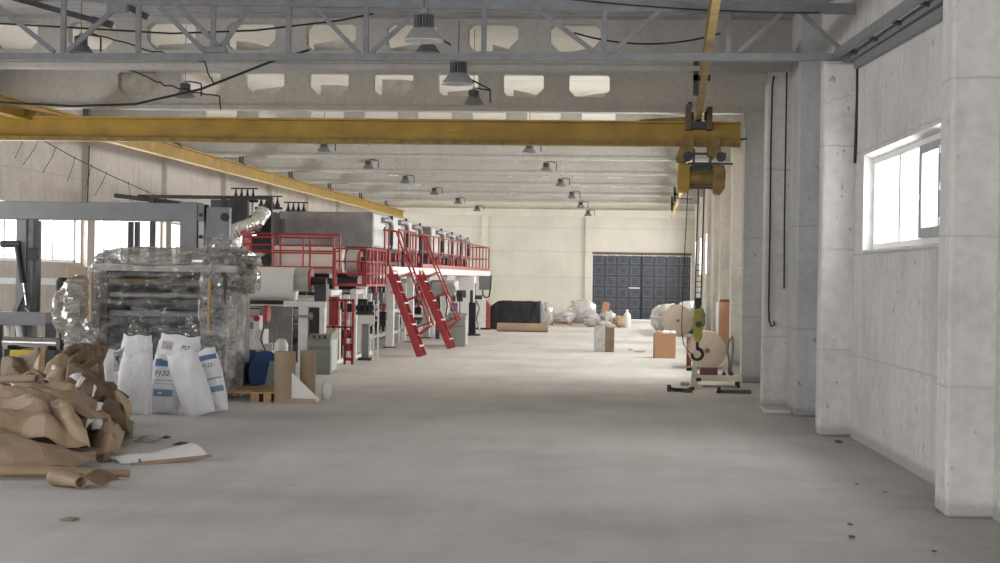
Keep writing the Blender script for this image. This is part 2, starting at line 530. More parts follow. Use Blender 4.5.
# pilasters of the left wall
for y in range(6, 72, 6):
    trim(MB().box(XL, XL + .12, y - .24, y + .24, 0, 4.5), M['wall_left'], smooth=False)
# right-hand columns of the rear hall
for y, x in ((29.6, 1.62), (36, 1.74), (42, 1.79), (48, 1.84), (54, 1.88), (60, 1.90), (66, 1.91)):
    trim(MB().box(x, XR + .02, y - .22, y + .22, 0, 4.52), M['pier'] if y < 30 else M['wall_far'], bevel=.015)
trim(MB().box(1.60, XR + .02, 23.75, 24.25, 0, 4.52), M['column'], bevel=.02)
trim(MB().box(1.895, 2.5, 22.28, 23.52, 0, 5.55), M['pier'], bevel=.03)
trim(MB().box(1.93, 2.31, 19.5, 19.88, 0, 4.12), M['column'], bevel=.035)
trim(MB().box(1.985, 2.27, 19.492, 19.52, 3.33, 3.55), M['wall_near'], bevel=.004)
trim(MB().box(2.20, 2.655, 12.94, 13.42, 0, 4.9), M['column'], bevel=.03)
trim(MB().box(2.67, 3.1, 12.9, 13.4, 0, 4.9), M['wall_near'], bevel=.01)
trim(MB().box(2.30, 2.325, 19.40, 19.47, 0, 1.98), M['steel_dark'], smooth=False)  # dark strip painting in the shade of the gap beside the white column
# low concrete plinth at the foot of the columns
trim(MB().box(1.55, 1.9, 22.6, 23.74, 0, .05), M['floor'], bevel=.02)

# near right wall (its line runs a little askew to the hall)
ANG = .0405
nw = MB()
for (a, c, z0, z1) in ((-24, 3.4, 0, 2.04), (-24, 3.4, 3.05, 5.2), (-24, -4.65, 2.04, 3.05), (-.12, 3.4, 2.04, 3.05)):
    nw.box(0, .3, a, c, z0, z1)
o = nw.build('wall_right_front', M['wall_near'], base=(0, 0, 0), smooth=False)
o.location = (2.297, 19, 0); o.rotation_euler = (0, 0, ANG)
struct(o)
# sloping lintel soffit board and sill of the near window
o = MB().prism([(-.004, 3.05), (.14, 3.0), (.14, 3.06), (-.004, 3.10)], 'y', -4.6, -.06).build('trim_lintel', M['wall_near'], base=(0, 0, 0), smooth=False)
o.location = (2.297, 19, 0); o.rotation_euler = (0, 0, ANG); struct(o)
o = MB().prism([(-.03, 2.025), (.14, 2.045), (.14, 2.02), (-.03, 2.005)], 'y', -4.6, -.13).build('trim_sill', M['wall_near'], base=(0, 0, 0), smooth=False)
o.location = (2.297, 19, 0); o.rotation_euler = (0, 0, ANG); struct(o)
t = struct(thing('window_near', None, None, (2.297, 19, 0), rz=ANG))
xa, xb = .10, .17
f = MB().box(xa, xb, -4.65, -.14, 2.05, 2.11).box(xa, xb, -4.65, -.14, 2.95, 3.02).box(xa, xb, -4.65, -4.58, 2.11, 2.95).box(xa, xb, -.22, -.14, 2.11, 2.95)
f.build('window_frame', M['upvc'], t, bevel=.006)
for y in (-1.65, -2.76, -3.76):
    MB().box(xa, xb, y - .045, y + .045, 2.11, 2.95).build('mullion', M['upvc'], t, bevel=.006)
for a, c in ((-1.61, -.2), (-2.72, -1.69), (-3.72, -2.80), (-4.6, -3.80)):
    MB().box(.15, .158, a, c, 2.1, 2.96).build('pane', M['glass'], t)
sa = MB()
for (a, c, z0, z1) in ((-3.74, -2.80, 2.11, 2.20), (-3.74, -2.80, 2.87, 2.95), (-2.92, -2.80, 2.20, 2.87), (-3.74, -3.64, 2.20, 2.87)):
    sa.box(.06, .13, a, c, z0, z1)
sash = sa.build('sash', M['upvc_grey'], t, bevel=.005)
MB().box(.04, .065, -2.87, -2.84, 2.46, 2.50).box(.035, .05, -2.87, -2.84, 2.36, 2.50).build('handle', M['upvc'], sash)
for z in (2.2, 2.5, 2.82):
    MB().box(.05, .08, -3.78, -3.72, z, z + .07).build('hinge', M['upvc'], sash)

# end wall with the gate opening
bw = MB().box(-12.1, -2.16, 72.0, 72.3, 0, 5.6).box(1.87, 2.4, 72.0, 72.3, 0, 5.6).box(-2.16, 1.87, 72.0, 72.3, 2.72, 5.6)
struct(bw.build('wall_back', M['wall_back'], smooth=False))
for x in (-6.75, -2.46):
    trim(MB().box(x, x + .27, 71.86, 72.0, 0, 4.2), M['wall_back'], smooth=False)
trim(MB().box(XL, XR, 71.7, 72.0, 4.2, 4.5), M['wall_back'], smooth=False)
trim(MB().box(-2.16, 1.87, 71.93, 72.0, 2.68, 2.78), M['brown'], smooth=False)
for z in (1.72, 2.77, 3.75):
    trim(MB().box(XL, -2.5, 71.985, 72.0, z, z + .03), M['wall_back'], smooth=False)
d = struct(thing('door_1', None, None, (-.15, 72.1, 0)))
for k, (x0, x1) in enumerate(((-2.15, -.155), (-.135, 1.86))):
    leaf = MB().box(x0, x1, 72.06, 72.12, .03, 2.70).build('door_leaf', M['door'], d)
    cw = (x1 - x0) / 4
    rh = 2.67 / 6
    p = MB()
    for i in range(4):
        for j in range(6):
            xa, xb = x0 + cw * i + .07, x0 + cw * (i + 1) - .07
            za, zb = .03 + rh * j + .05, .03 + rh * (j + 1) - .05
            wv = .035
            for (q0, q1, r0, r1) in ((xa, xb, za, za + wv), (xa, xb, zb - wv, zb), (xa, xa + wv, za + wv, zb - wv), (xb - wv, xb, za + wv, zb - wv)):
                p.box(q0, q1, 72.03, 72.06, r0, r1)
            ma, mb, na, nb = xa + .09, xb - .09, za + .09, zb - .09
            for (q0, q1, r0, r1) in ((ma, mb, na, na + .015), (ma, mb, nb - .015, nb), (ma, ma + .015, na, nb), (mb - .015, mb, na, nb)):
                p.box(q0, q1, 72.04, 72.06, r0, r1)
    p.build('panel_moulding', M['door_trim'], leaf, smooth=False)
MB().box(-.66, -.2, 72.0, 72.05, 1.30, 1.35).build('latch_bar', M['upvc'], d)
MB().box(-.17, -.12, 72.02, 72.07, .03, 2.7).build('astragal', M['black'], d)
MB().box(-2.15, 1.86, 72.03, 72.06, 2.63, 2.68).build('gap_light_strip', M['upvc'], d)  # white strip standing in for the bright gap above the leaves

# wall behind the camera with its open gate
struct(MB().box(-12.1, -5.7, -2.3, -2, 0, 5.2).box(-.7, 4, -2.3, -2, 0, 5.2).box(-5.7, -.7, -2.3, -2, 3.45, 5.2).build('wall_front', M['wall_near'], smooth=False))

# roof slabs of the rear hall and the corrugated sheet roof over the front part
sl = MB()
for y in range(24, 72, 6):
    for k in range(4):
        sl.box(-12.1, 2.4, y + k * 1.5 + .01, y + (k + 1) * 1.5 - .01, 5.42, 5.6)
sl.box(-12.1, 2.4, 24, 72.3, 5.58, 5.66)
struct(sl.build('ceiling', M['slab'], smooth=False))
rows = []
ncor = 260
for j in range(2):
    Y = (-2.3, 24.05)[j]
    z = 5.22 - .055 * (24 - Y)
    rows.append([(-12.2 + 15.6 * i / ncor, Y, z + (.028 if (i // 2) % 2 else -.0)) for i in range(ncor + 1)])
# corrugations run across the hall: swap so that ridges follow X
rows = []
ny = 220
for i in range(2):
    X = (-12.2, 3.4)[i]
    rows.append([(X, -2.3 + 26.35 * j / ny, 5.22 - .055 * (24 - (-2.3 + 26.35 * j / ny)) + (.03 if (j // 2) % 2 else 0)) for j in range(ny + 1)])
struct(MB().grid(rows).build('ceiling_front', M['sheet_roof'], smooth=False, solid=.004))

# pierced concrete beams
def beam(y, th=.2):
    z0, z1 = 4.53, 5.42
    xa, xb = XL, XR
    holes = [(-1.0 - 1.125 * k) for k in range(8)]
    zs, zt = 4.79, 5.17
    hw = .345
    b = MB()
    f0, f1 = y - th / 2, y + th / 2
    b.box(xa, xb, f0, f1, zt, z1).box(xa, xb, f0, f1, z0 + .07, zs)
    b.box(xa, xb, f0 - .05, f1 + .05, z0, z0 + .07)
    edges = sorted([xa] + [h - hw for h in holes] + [h + hw for h in holes] + [xb])
    for i in range(0, len(edges), 2):
        b.box(edges[i], edges[i + 1], f0, f1, zs, zt)
    rr = random.Random(y)
    for h in holes:
        c1, c2 = .10 + rr.uniform(-.02, .05), .11 + rr.uniform(-.02, .06)
        ct = .07 if y < 25 else .03
        for sgn in (-1, 1):
            e = h + sgn * hw
            cc = c1 if sgn < 0 else c2
            b.prism([(e, zs), (e - sgn * cc, zs), (e, zs + cc)], 'y', f0, f1)
            b.prism([(e, zt), (e - sgn * ct, zt), (e, zt - ct)], 'y', f0, f1)
    return trim(b, M['beam'], smooth=False)
for y in range(24, 72, 6):
    beam(y)
# broken infill left inside some of the beam openings
for i, (x, y, dz, wv, sl_) in enumerate(((-.93, 30, .05, .5, .1), (-2.05, 30, .06, .52, -.12), (-3.2, 30, .10, .5, .05), (-5.4, 30, .18, .55, .0), (-6.6, 30, .12, .5, .08), (-4.3, 30, .28, .6, 0),
                                 (-1.0, 24, .02, .35, .1), (-2.0, 24, .05, .3, -.1), (-3.3, 24, .10, .5, .12), (-4.4, 24, .14, .5, .1), (-5.5, 24, .1, .5, -.08), (-6.6, 24, .09, .55, .05), (-8.9, 30, .40, .72, 0))):
    trim(MB().prism([(x - wv / 2, 4.79), (x + wv / 2, 4.79), (x + wv / 2, 4.79 + dz + sl_ * .5), (x + .03, 4.79 + dz + .02), (x - wv / 2, 4.79 + dz - sl_ * .5 + .02)], 'y', y + .11, y + .17), M['debris'], smooth=False)
# pale gable strip above the first beam
trim(MB().box(XL, XR, 24.12, 24.3, 5.42, 5.8), M['slab'], smooth=False)

# ------------------------------------------------------------------ steel trusses of the front roof
TY = 19.62
t = thing('roof_truss', 'grey steel lattice truss spanning the hall across the top', 'truss', (-3.5, TY, 4.14))
MB().bar((-10.9, TY, 4.125), (2.36, TY, 4.19), .08, .08).build('bottom_chord', M['steel_grey'], t)
MB().bar((-6.0, TY, 4.80), (2.6, TY, 4.72), .09, .11).bar((-6.0, TY, 4.80), (-11.2, TY, 5.25), .09, .11).build('top_chord', M['steel_grey'], t)
for x in (-9.3, -8.0, -6.70, -5.82, -4.95, -4.08, -3.19, -1.85, -.5, .88):
    zt = 4.75 if x > -6 else 4.80 + (-6 - x) * .0865
    MB().box(x - .028, x + .028, TY - .028, TY + .028, 4.2, zt).build('vertical', M['steel_grey'], t)
for (x0, z0, x1, z1) in ((-7.35, 4.80, -6.62, 4.2), (-5.93, 4.72, -6.48, 4.2), (-5.45, 4.72, -4.93, 4.2), (-4.45, 4.72, -4.80, 4.2),
                         (-3.70, 4.70, -3.22, 4.2), (-2.58, 4.68, -3.10, 4.2), (-1.28, 4.74, -.56, 4.2), (.12, 4.70, -.44, 4.2), (1.62, 4.74, 2.2, 4.2), (1.5, 4.7, .95, 4.2),
                         (-8.4, 5.0, -8.95, 4.2), (-8.4, 5.0, -7.85, 4.2), (-5.30, 4.78, -4.70, 4.2)):
    x0, x1 = [q * (1 - .0042 * q) if q < 0 else q for q in (x0, x1)]
    MB().bar((x0, TY, z0), (x1, TY, z1), .05).build('diagonal', M['steel_grey'], t)
for (x0, x1, z0, z1) in ((-6.18, -5.95, 4.66, 4.80), (-5.05, -4.80, 4.2, 4.27), (2.15, 2.36, 4.12, 4.34)):
    MB().box(x0, x1, TY - .05, TY + .05, z0, z1).build('gusset_plate', M['steel_grey'], t)

t = thing('roof_rafter', 'dark steel rafter pair under the corrugated roof sheet at top left', 'rafter', (-7.5, 21.6, 4.55))
MB().bar((-8.05, 21.6, 5.14), (-7.0, 21.6, 4.86), .07).bar((-7.0, 21.6, 4.86), (-6.75, 21.6, 4.80), .09).build('rafter_bar', M['steel_dark'], t)
MB().bar((-6.6, 21.6, 5.06), (-6.3, 21.6, 4.9), .08).build('rafter_brace', M['steel_dark'], t)

t = thing('eave_girder', 'long grey steel girder of three parallel bars along the top of the right wall', 'girder', (2.3, 14.8, 4.0))
MB().bar((2.07, 19.5, 4.21), (2.42, 9.0, 3.90), .07, .08).build('inner_chord', M['steel_grey'], t)
MB().bar((2.24, 19.5, 4.17), (2.56, 9.0, 3.88), .07, .08).build('middle_chord', M['steel_grey'], t)
MB().bar((2.26, 19.3, 4.07), (2.62, 9.0, 3.78), .06, .09).build('outer_chord', M['steel_grey'], t)
for k in range(7):
    y = 19.0 - k * 1.35
    MB().bar((2.09 + .033 * (19.5 - y), y, 4.2 - .0295 * (19.5 - y)), (2.24 + .0305 * (19.5 - y), y, 4.16 - .0276 * (19.5 - y)), .04).build('spacer', M['steel_dark'], t)
MB().box(2.29, 2.37, 19.66, 19.74, 4.2, 4.75).build('end_post', M['steel_grey'], t)

# ------------------------------------------------------------------ crane runway and crane
def ibeam(b, pts, wd, ht, tf=.03, tw=.02):
    for p, q in zip(pts[:-1], pts[1:]):
        p, q = Vector(p), Vector(q)
        b.bar(p + Vector((0, 0, tf / 2)), q + Vector((0, 0, tf / 2)), wd, tf)
        b.bar(p + Vector((0, 0, ht - tf / 2)), q + Vector((0, 0, ht - tf / 2)), wd, tf)
        b.bar(p + Vector((0, 0, ht / 2)), q + Vector((0, 0, ht / 2)), tw, ht - tf)
    return b
t = thing('crane_runway_beam', 'long yellow runway beam hung along the left side of the hall', 'crane rail', (-9.9, 45, 4.06))
ibeam(MB(), [(-9.78, 23.0, 4.06), (-9.86, 43, 4.05), (-9.85, 70.6, 4.03)], .16, .29).build('rail_beam', M['yellow'], t)
for y in range(30, 68, 6):
    x = -9.80 - .004 * (y - 30) if y < 44 else -9.86
    MB().box(x - .05, x - .02, y - .06, y + .06, 4.34, 4.545).box(x + .02, x + .05, y - .06, y + .06, 4.34, 4.545).box(x - .1, x + .1, y - .08, y + .08, 4.32, 4.36).build('hanger', M['steel_dark'], t)
t = thing('crane_runway_beam', 'dirty yellow runway beam hung close to the right hand columns', 'crane rail', (.85, 45, 4.1))
ibeam(MB(), [(.66, 17.2, 4.47), (.70, 21.5, 4.28), (.78, 27, 4.13), (.95, 46, 4.12), (.97, 66, 4.0)], .085, .26).build('rail_beam', M['rail_tan'], t)
for y, x, z in ((24, .74, 4.20), (30, .81, 4.13), (36, .86, 4.13), (42, .92, 4.12), (48, .955, 4.11), (54, .96, 4.08), (60, .97, 4.04)):
    MB().box(x - .13, x - .06, y - .14, y - .09, z, 4.72 if y < 31 else 4.545).box(x - .13, x + .1, y - .14, y - .09, z + .2, z + .28).build('hanger', M['steel_dark'], t)
for y, z in ((40, 4.0), (50, 4.0)):
    MB().bar((.90, y, z), (1.30, y, z - .01), .03).bar((.90, y, z), (.90, y, z + .15), .03).build('conductor_bracket', M['steel_dark'], t)

CY = 27.0
t = thing('overhead_crane', 'long ochre yellow overhead crane girder spanning the whole hall', 'crane', (-4.3, CY, 3.74))
g = MB().box(-10.5, 1.42, CY - .13, CY + .13, 3.74, 3.77).box(-10.5, 1.42, CY - .13, CY + .13, 4.09, 4.12).box(-10.5, 1.42, CY - .02, CY + .02, 3.77, 4.09)
g.build('girder', M['yellow'], t, bevel=.004)
MB().box(-10.5, 1.42, CY - .15, CY - .12, 3.735, 3.80).build('lower_flange_rail', M['yellow_dirty'], t)
MB().prism([(-10.6, 4.12), (-9.15, 4.12), (-9.35, 4.16), (-9.75, 4.22), (-10.05, 4.32), (-10.6, 4.34)], 'y', CY - .12, CY + .12).build('end_carriage', M['yellow_dirty'], t)
MB().prism([(-.13, 4.12), (.63, 4.12), (.63, 4.19), (.2, 4.17), (-.13, 4.14)], 'y', CY - .1, CY + .1).build('stiffener', M['yellow_dirty'], t)
MB().box(.58, .66, CY - .30, CY + .3, 3.98, 4.36).build('hanger_plate', M['brown'], t)
MB().box(.90, .98, CY - .30, CY + .3, 3.98, 4.33).build('hanger_plate', M['brown'], t)
for x in (.68, .88):
    MB().cyl((x - .02, CY - .2, 4.19), (x + .02, CY - .2, 4.19), .065, 16).build('travel_wheel', M['steel_dark'], t)
MB().box(.66, .9, CY - .25, CY + .05, 4.0, 4.1).build('carriage_bolster', M['steel_dark'], t)
MB().bar((1.42, CY, 3.86), (1.52, CY, 3.87), .03).build('end_stop', M['steel_dark'], t)
fst = MB()
pts = []
for k in range(61):
    u = k / 60.0
    x = -9.9 + 8.6 * u
    ph = (u * 8.0) % 1.0
    pts.append((x, CY - .135, 3.775 + .15 * (1 - (2 * ph - 1) ** 2)))
fst.tube(pts, .004, 5)
fst.build('festoon_cord', M['rail_tan'], t)

h = thing('chain_hoist', 'yellow hoist under the right end of the crane girder with hanging ropes and hook', 'hoist', (.82, CY, .5))
for (pl) in ([(.44, 3.56), (.46, 3.50), (.60, 3.50), (.70, 3.62), (.72, 3.86), (.56, 3.90)], [(.92, 3.88), (1.10, 3.88), (1.12, 3.66), (1.02, 3.56), (.92, 3.6)]):
    for ya in (-.24, .16):
        MB().prism(pl, 'y', CY + ya, CY + ya + .08).build('trolley_plate', M['yellow_dirty'], h)
for x in (.62, 1.12):
    MB().cyl((x, CY - .29, 3.57), (x, CY - .24, 3.57), .075, 20).cyl((x, CY - .30, 3.57), (x, CY - .29, 3.57), .03, 12).build('trolley_wheel', M['steel_dark'], h)
MB().bar((.5, CY - .2, 3.62), (1.2, CY - .2, 3.62), .035).bar((.62, CY - .2, 3.47), (1.3, CY - .2, 3.47), .03).box(.70, .73, CY - .2, CY + .2, 3.4, 3.7).box(.95, .98, CY - .2, CY + .2, 3.4, 3.7).build('trolley_frame', M['steel_dark'], h)
MB().cyl((.66, CY, 3.27), (1.02, CY, 3.27), .17, 24).build('rope_drum', M['yellow_dirty'], h)
MB().box(.68, 1.0, CY - .14, CY + .14, 3.36, 3.47).build('gear_case', M['steel_dark'], h)
MB().prism([(.48, 3.47), (.66, 3.47), (.66, 3.06), (.62, 3.03), (.47, 3.05), (.46, 3.2)], 'y', CY - .2, CY + .2).build('motor_housing', M['yellow'], h, bevel=.02)
MB().prism([(1.0, 3.45), (1.18, 3.45), (1.20, 3.35), (1.19, 3.1), (1.12, 3.0), (1.02, 3.02), (1.0, 3.1)], 'y', CY - .2, CY + .2).build('brake_housing', M['yellow_dirty'], h, bevel=.02)
MB().bar((.66, CY - .12, 3.10), (1.02, CY - .12, 3.10), .025).bar((.66, CY - .12, 3.16), (1.02, CY - .12, 3.16), .02).build('rope_guide', M['steel_dark'], h)
for x in (.775, .865):
    MB().tube([(x + .02, CY, 3.2), (x, CY, 1.9), (x - .005, CY, 1.30)], .012, 6).build('hoist_rope', M['steel_dark'], h)
for k in range(8):
    z = 1.93 - .085 * k
    MB().bar((.77, CY, z), (.865, CY, z), .012).build('rope_spreader', M['steel_dark'], h)
hb = MB().prism([(.755, 1.22), (.80, 1.26), (.85, 1.26), (.89, 1.20), (.90, 1.0), (.88, .80), (.84, .74), (.79, .74), (.76, .82), (.745, 1.0)], 'y', CY - .07, CY + .07).build('hook_block', M['green_yellow'], h, bevel=.015)
MB().box(.765, .855, CY - .05, CY + .05, 1.24, 1.42).build('rope_clamp', M['black'], hb, bevel=.01)
MB().cyl((.83, CY - .085, 1.02), (.83, CY - .07, 1.02), .05, 16).build('sheave_cap', M['steel_dark'], hb)
hk = [(.815, CY, .76), (.815, CY, .66)]
for k in range(12):
    a = PI / 2 - k * 2 * PI * .78 / 11
    hk.append((.815 + .085 * math.cos(a), CY, .56 + .085 * math.sin(a)))
MB().tube(hk, [.022, .024] + [.03 - .0008 * k for k in range(11)] + [.012], 10).build('hook', M['black'], hb)
MB().tube([(.63, CY - .1, 3.05), (.60, CY - .12, 2.2), (.575, CY - .12, 1.4), (.57, CY - .12, .95), (.60, CY - .12, .72), (.68, CY - .11, .60), (.77, CY - .09, .55)], .008, 6).build('pendant_cable', M['rubber'], h)

# ------------------------------------------------------------------ high-bay lamps
def make_lamp(rad, label, group, shade='lamp_alu'):
    k = rad / .22
    t = thing('high_bay_lamp', label, 'ceiling lamp', (0, 0, 0), group)
    MB().lathe([(rad, 0), (rad * 1.02, .012 * k), (rad * .98, .02 * k), (rad * .62, .13 * k), (rad * .5, .15 * k), (rad * .5, .145 * k), (rad * .6, .125 * k), (rad * .95, .012 * k), (rad, 0)], n=32).build('lamp_shade', M[shade], t, base=(0, 0, 0))
    s_ = MB()
    for i in range(20):
        a = 2 * PI * i / 20
        s_.cbox((math.cos(a) * rad * .40, math.sin(a) * rad * .40, .22 * k), (rad * .26, .008 * k, .15 * k), rz=a)
    s_.cyl((0, 0, .14 * k), (0, 0, .285 * k), rad * .28, 20)
    s_.cyl((0, 0, .285 * k), (0, 0, .30 * k), rad * .48, 20)
    s_.build('heat_sink', M['lamp_fin'], t, base=(0, 0, 0))
    MB().lathe([(rad * .3, .30 * k), (rad * .22, .33 * k), (.015, .36 * k), (.012, .37 * k), (0, .37 * k)], n=16).build('lamp_neck', M['lamp_alu'], t, base=(0, 0, 0))
    return t
def lamp_cable(t, pts):
    MB().tube(pts, .012, 6).build('cable_arm', M['rubber'], t, base=(0, 0, 0))
big = make_lamp(.217, 'large grey bell lamp nearest the camera, seen inside the truss', 'large lamps by the truss')
MB().tube([(0, 0, .37), (0, 0, .84)], .006, 6).build('suspension_rod', M['steel_dark'], big, base=(0, 0, 0))
big.location = (-2.46, 19.05, 4.265)
b2 = dup(big, (-2.49, 22.9, 4.22), label='large grey bell lamp hanging just below the truss bottom chord, beside a smaller one')
local(b2)
lamp_cable(b2, [(.1, 0, .1), (.3, 0, -.0), (.42, 0, -.06), (.43, 0, -.2)])
sm = make_lamp(.155, 'small bell lamp partly behind the truss bottom chord, under the nearest large lamp', 'small lamps in two rows', 'lamp_small')
lamp_cable(sm, [(0, 0, .235), (.06, 0, .23), (.26, 0, .12), (.28, 0, .1)])
MB().tube([(0, 0, .23), (0, 0, .76)], .005, 5).build('suspension_wire', M['steel_dark'], sm, base=(0, 0, 0))
sm.location = (-2.66, 21.0, 4.38)
rest = [(-2.62, 26.3, 4.30, 'small bell lamp of the right row, directly above the crane girder')]
rows_ = []
for i, y in enumerate((37.5, 43, 49, 55, 61, 67)):
    rows_.append((-2.52 + .0105 * (y - 37.5), y, 4.37 - .0098 * (y - 37.5)))
    rows_.append((-6.98 + .0170 * (y - 37.5), y, 4.35 - .0049 * (y - 37.5)))
names_far = ['first', 'second', 'third', 'fourth', 'fifth', 'farthest']
for i, p in enumerate(rows_):
    side = 'right' if i % 2 == 0 else 'left'
    rest.append((*p, 'small bell lamp, %s one beyond the crane girder in the %s lamp row' % (names_far[i // 2], side)))
rest += [(-6.95, 21.0, 4.36, 'small bell lamp at the upper left, behind a truss vertical'),
         (-6.98, 26.0, 4.34, 'small bell lamp of the left row above the crane girder')]
sm2 = make_lamp(.155, rest[0][3], 'small lamps in two rows', 'lamp_small')
MB().tube([(0, 0, .23), (0, 0, 1.0)], .005, 5).build('suspension_wire', M['steel_dark'], sm2, base=(0, 0, 0))
lamp_cable(sm2, [(0, 0, .235), (.06, 0, .24), (.24, 0, .21), (.25, 0, .18), (.25, 0, .02)])
sm2.location = rest[0][:3]
def fit_wire(o):
    x, y, z = o.location
    top = 5.43 if y > 24 else 5.22 - .055 * (24 - y)
    for ch in o.children:
        if ch.name.startswith('suspension_wire'):
            ch.scale = (1, 1, (top - z) / 1.0)
fit_wire(sm2)
for (x, y, z, lab) in rest[1:]:
    fit_wire(dup(sm2, (x, y, z), label=lab))

# ------------------------------------------------------------------ loose cables under the roof
def catenary(p0, p1, sag, n=14):
    a, b = Vector(p0), Vector(p1)
    return [a.lerp(b, k / n) - Vector((0, 0, sag * 4 * (k / n) * (1 - k / n))) for k in range(n + 1)]
def cable(label, pts, r=.014, m='rubber', base=None):
    return tag(MB().tube(pts, r, 6).build('hanging_cable', M[m], base=base), label, 'cable')
cable('thick black cable sagging from the left edge up to the truss bottom chord', [(-11.8, 22, 4.2), (-8.34, 22, 3.85), (-7.4, 22, 3.81), (-6.56, 22, 3.84), (-5.7, 22, 4.04), (-4.81, 22, 4.39), (-4.3, 22, 4.55)], .017)
cable('thin black cable sagging between truss verticals at the upper left', [(-7.9, 20.2, 4.62), (-6.9, 20.2, 4.57), (-5.6, 20.2, 4.50), (-4.6, 20.2, 4.54), (-3.6, 20.2, 4.66), (-3.2, 20.2, 4.74)], .012)
def wig(pts, seed, amp=.025, n=6):
    r = random.Random(seed)
    out = []
    for p, q in zip(pts[:-1], pts[1:]):
        p, q = Vector(p), Vector(q)
        for k in range(n):
            v = p.lerp(q, k / n)
            out.append(v + Vector((0, 0, r.uniform(-amp, amp))) if k else v)
    out.append(Vector(pts[-1]))
    return out
cable('kinked black lamp lead crossing two truss diagonals at the upper left', wig([(-7.3, 22.5, 4.82), (-6.7, 22.5, 4.65), (-6.05, 22.5, 4.49), (-5.78, 22.5, 4.45), (-5.74, 22.5, 4.30), (-5.66, 22.5, 4.18)], 3, .02), .011)
cable('kinked black lamp lead draped over the left row lamp above the crane', wig([(-7.35, 24.15, 4.56), (-7.25, 25.4, 4.50), (-6.9, 25.4, 4.40), (-6.3, 25.4, 4.30), (-6.28, 25.4, 4.10)], 5, .02), .012)
cable('black cable sagging below the top chord at upper right of the truss', catenary((-.9, 21, 4.64), (.85, 21, 4.64), .13), .012)
cable('black cable strung along the top chord toward the right wall', catenary((-.95, 19.3, 4.78), (1.85, 19.3, 4.63), .04), .010)
cable('black cable hanging down the wall beside the white column', wig([(2.27, 19.35, 4.2), (2.275, 19.35, 3.7), (2.265, 19.35, 3.2), (2.26, 19.35, 3.0)], 2, .01), .018)
cable('black conduit running down the narrow limed column to a curled end', [(1.68, 23.7, 4.45), (1.66, 23.7, 4.3), (1.655, 23.71, 3.5), (1.66, 23.71, 2.4), (1.66, 23.71, 1.35), (1.67, 23.71, 1.16), (1.70, 23.70, 1.09), (1.74, 23.70, 1.11), (1.735, 23.7, 1.16)], .013)
cable('black conduit beside the grey pier on the limed column', [(1.85, 23.70, 4.5), (1.85, 23.7, 2.5), (1.86, 23.7, 1.6)], .012)
# supply line with loose droppers along the left wall
t = thing('festoon_line', 'thin drooping supply line with dangling leads along the left wall', 'cable', (-10.9, 30, 3.4))
line = [(-11.2, 33.0, 4.38), (-11.2, 36.5, 4.15), (-11.25, 41, 3.9), (-11.25, 46, 3.55), (-11.3, 51, 3.30)]
line = [(-11.0, 29.9, 4.56), (-11.0, 30.0, 4.20), (-11.0, 31.0, 4.08), (-11.0, 33, 3.86), (-11.0, 35, 3.68), (-11.0, 38, 3.45), (-11.0, 41, 3.26)]
MB().tube(line, .010, 5).build('carrier_wire', M['rubber'], t)
for k, (y, dx) in enumerate(((30.3, -.2), (31.0, -.3), (31.9, -.25), (33, -.15), (34, -.12), (35, -.25), (36.5, .1), (38, -.2))):
    z = 4.20 - (y - 30) * .107 + .01 * (y - 30) ** 2 * .25
    MB().tube([(-11.0, y, z), (-11.0 + dx * .3, y, z - .2), (-11.0 + dx, y, z - .5)], .006, 5).build('dangling_lead', M['rubber'], t)
cable('thin black cable down the left wall beside the first pilaster', [(-11.6, 35.7, 4.3), (-11.62, 35.7, 3.2), (-11.62, 35.7, 2.75)], .012)

# ------------------------------------------------------------------ helper: a pixel of the photograph at a known depth
def at(px, py, Y):
    d = fw * 1750.0 + rt * (px - 500.0) - up * (py - 281.5)
    return Vector((0, 0, H)) + d * (Y / d.y)

# ------------------------------------------------------------------ portal frame on the left
PY = 26.0
t = thing('portal_frame', 'tall blue grey steel portal frame of the rewinder by the left windows', 'machine frame', (-8.2, PY, 0))
MB().box(-10.9, -6.62, PY - .16, PY + .16, 2.46, 2.73).build('cross_beam', M['steel_blue'], t, bevel=.01)
MB().box(-9.52, -9.36, PY - .14, PY + .14, 0, 2.46).build('post', M['steel_blue'], t, bevel=.008)
MB().box(-9.36, -9.27, PY - .10, PY + .14, 0, 2.46).build('guide_rail', M['steel_grey'], t)
MB().box(-9.26, -9.21, PY - .12, PY + .1, .9, 2.44).build('guide_slot', M['steel_dark'], t)
MB().box(-6.98, -6.72, PY - .18, PY + .18, 0, 2.75).build('post', M['steel_blue'], t, bevel=.008)
MB().box(-6.71, -6.62, PY - .14, PY + .14, 0, 2.72).build('post_plate', M['dryer_side'], t, bevel=.005)
bx = MB().box(-6.60, -6.24, PY - .12, PY + .02, 2.22, 2.68).box(-6.33, -6.24, PY - .12, PY + .02, 1.7, 2.22).box(-6.60, -6.52, PY - .1, PY, 1.7, 2.22).build('bearing_plate', M['steel_blue'], t, bevel=.01)
MB().cyl((-6.30, PY - .17, 2.53), (-6.30, PY - .11, 2.53), .065, 20).build('bearing_cap', M['black'], bx)
MB().box(-6.5, -6.36, PY + .04, PY + .1, 1.7, 2.2).build('inner_panel', M['steel_grey'], t)
for z in (2.56, 2.23):
    MB().cyl((-6.665, PY - .17, z), (-6.665, PY - .13, z), .03, 12).build('bolt_head', M['black'], t)
for (px) in (131, 137.5):
    p = at(px, 240, PY + .5)
    MB().box(p.x - .035, p.x + .035, PY + .45, PY + .53, .9, 2.46).build('rear_post', M['steel_dark'], t)
a_, b_ = at(17, 244, PY - .2), at(23, 283, PY - .2)
MB().tube([a_, b_], .045, 14).build('pneumatic_cylinder', M['black'], t)
MB().tube([b_, at(26, 305, PY - .2)], .02, 10).build('piston_rod', M['chrome'], t)
p0, p1 = at(1, 244, PY - .2), at(20, 244, PY - .2)
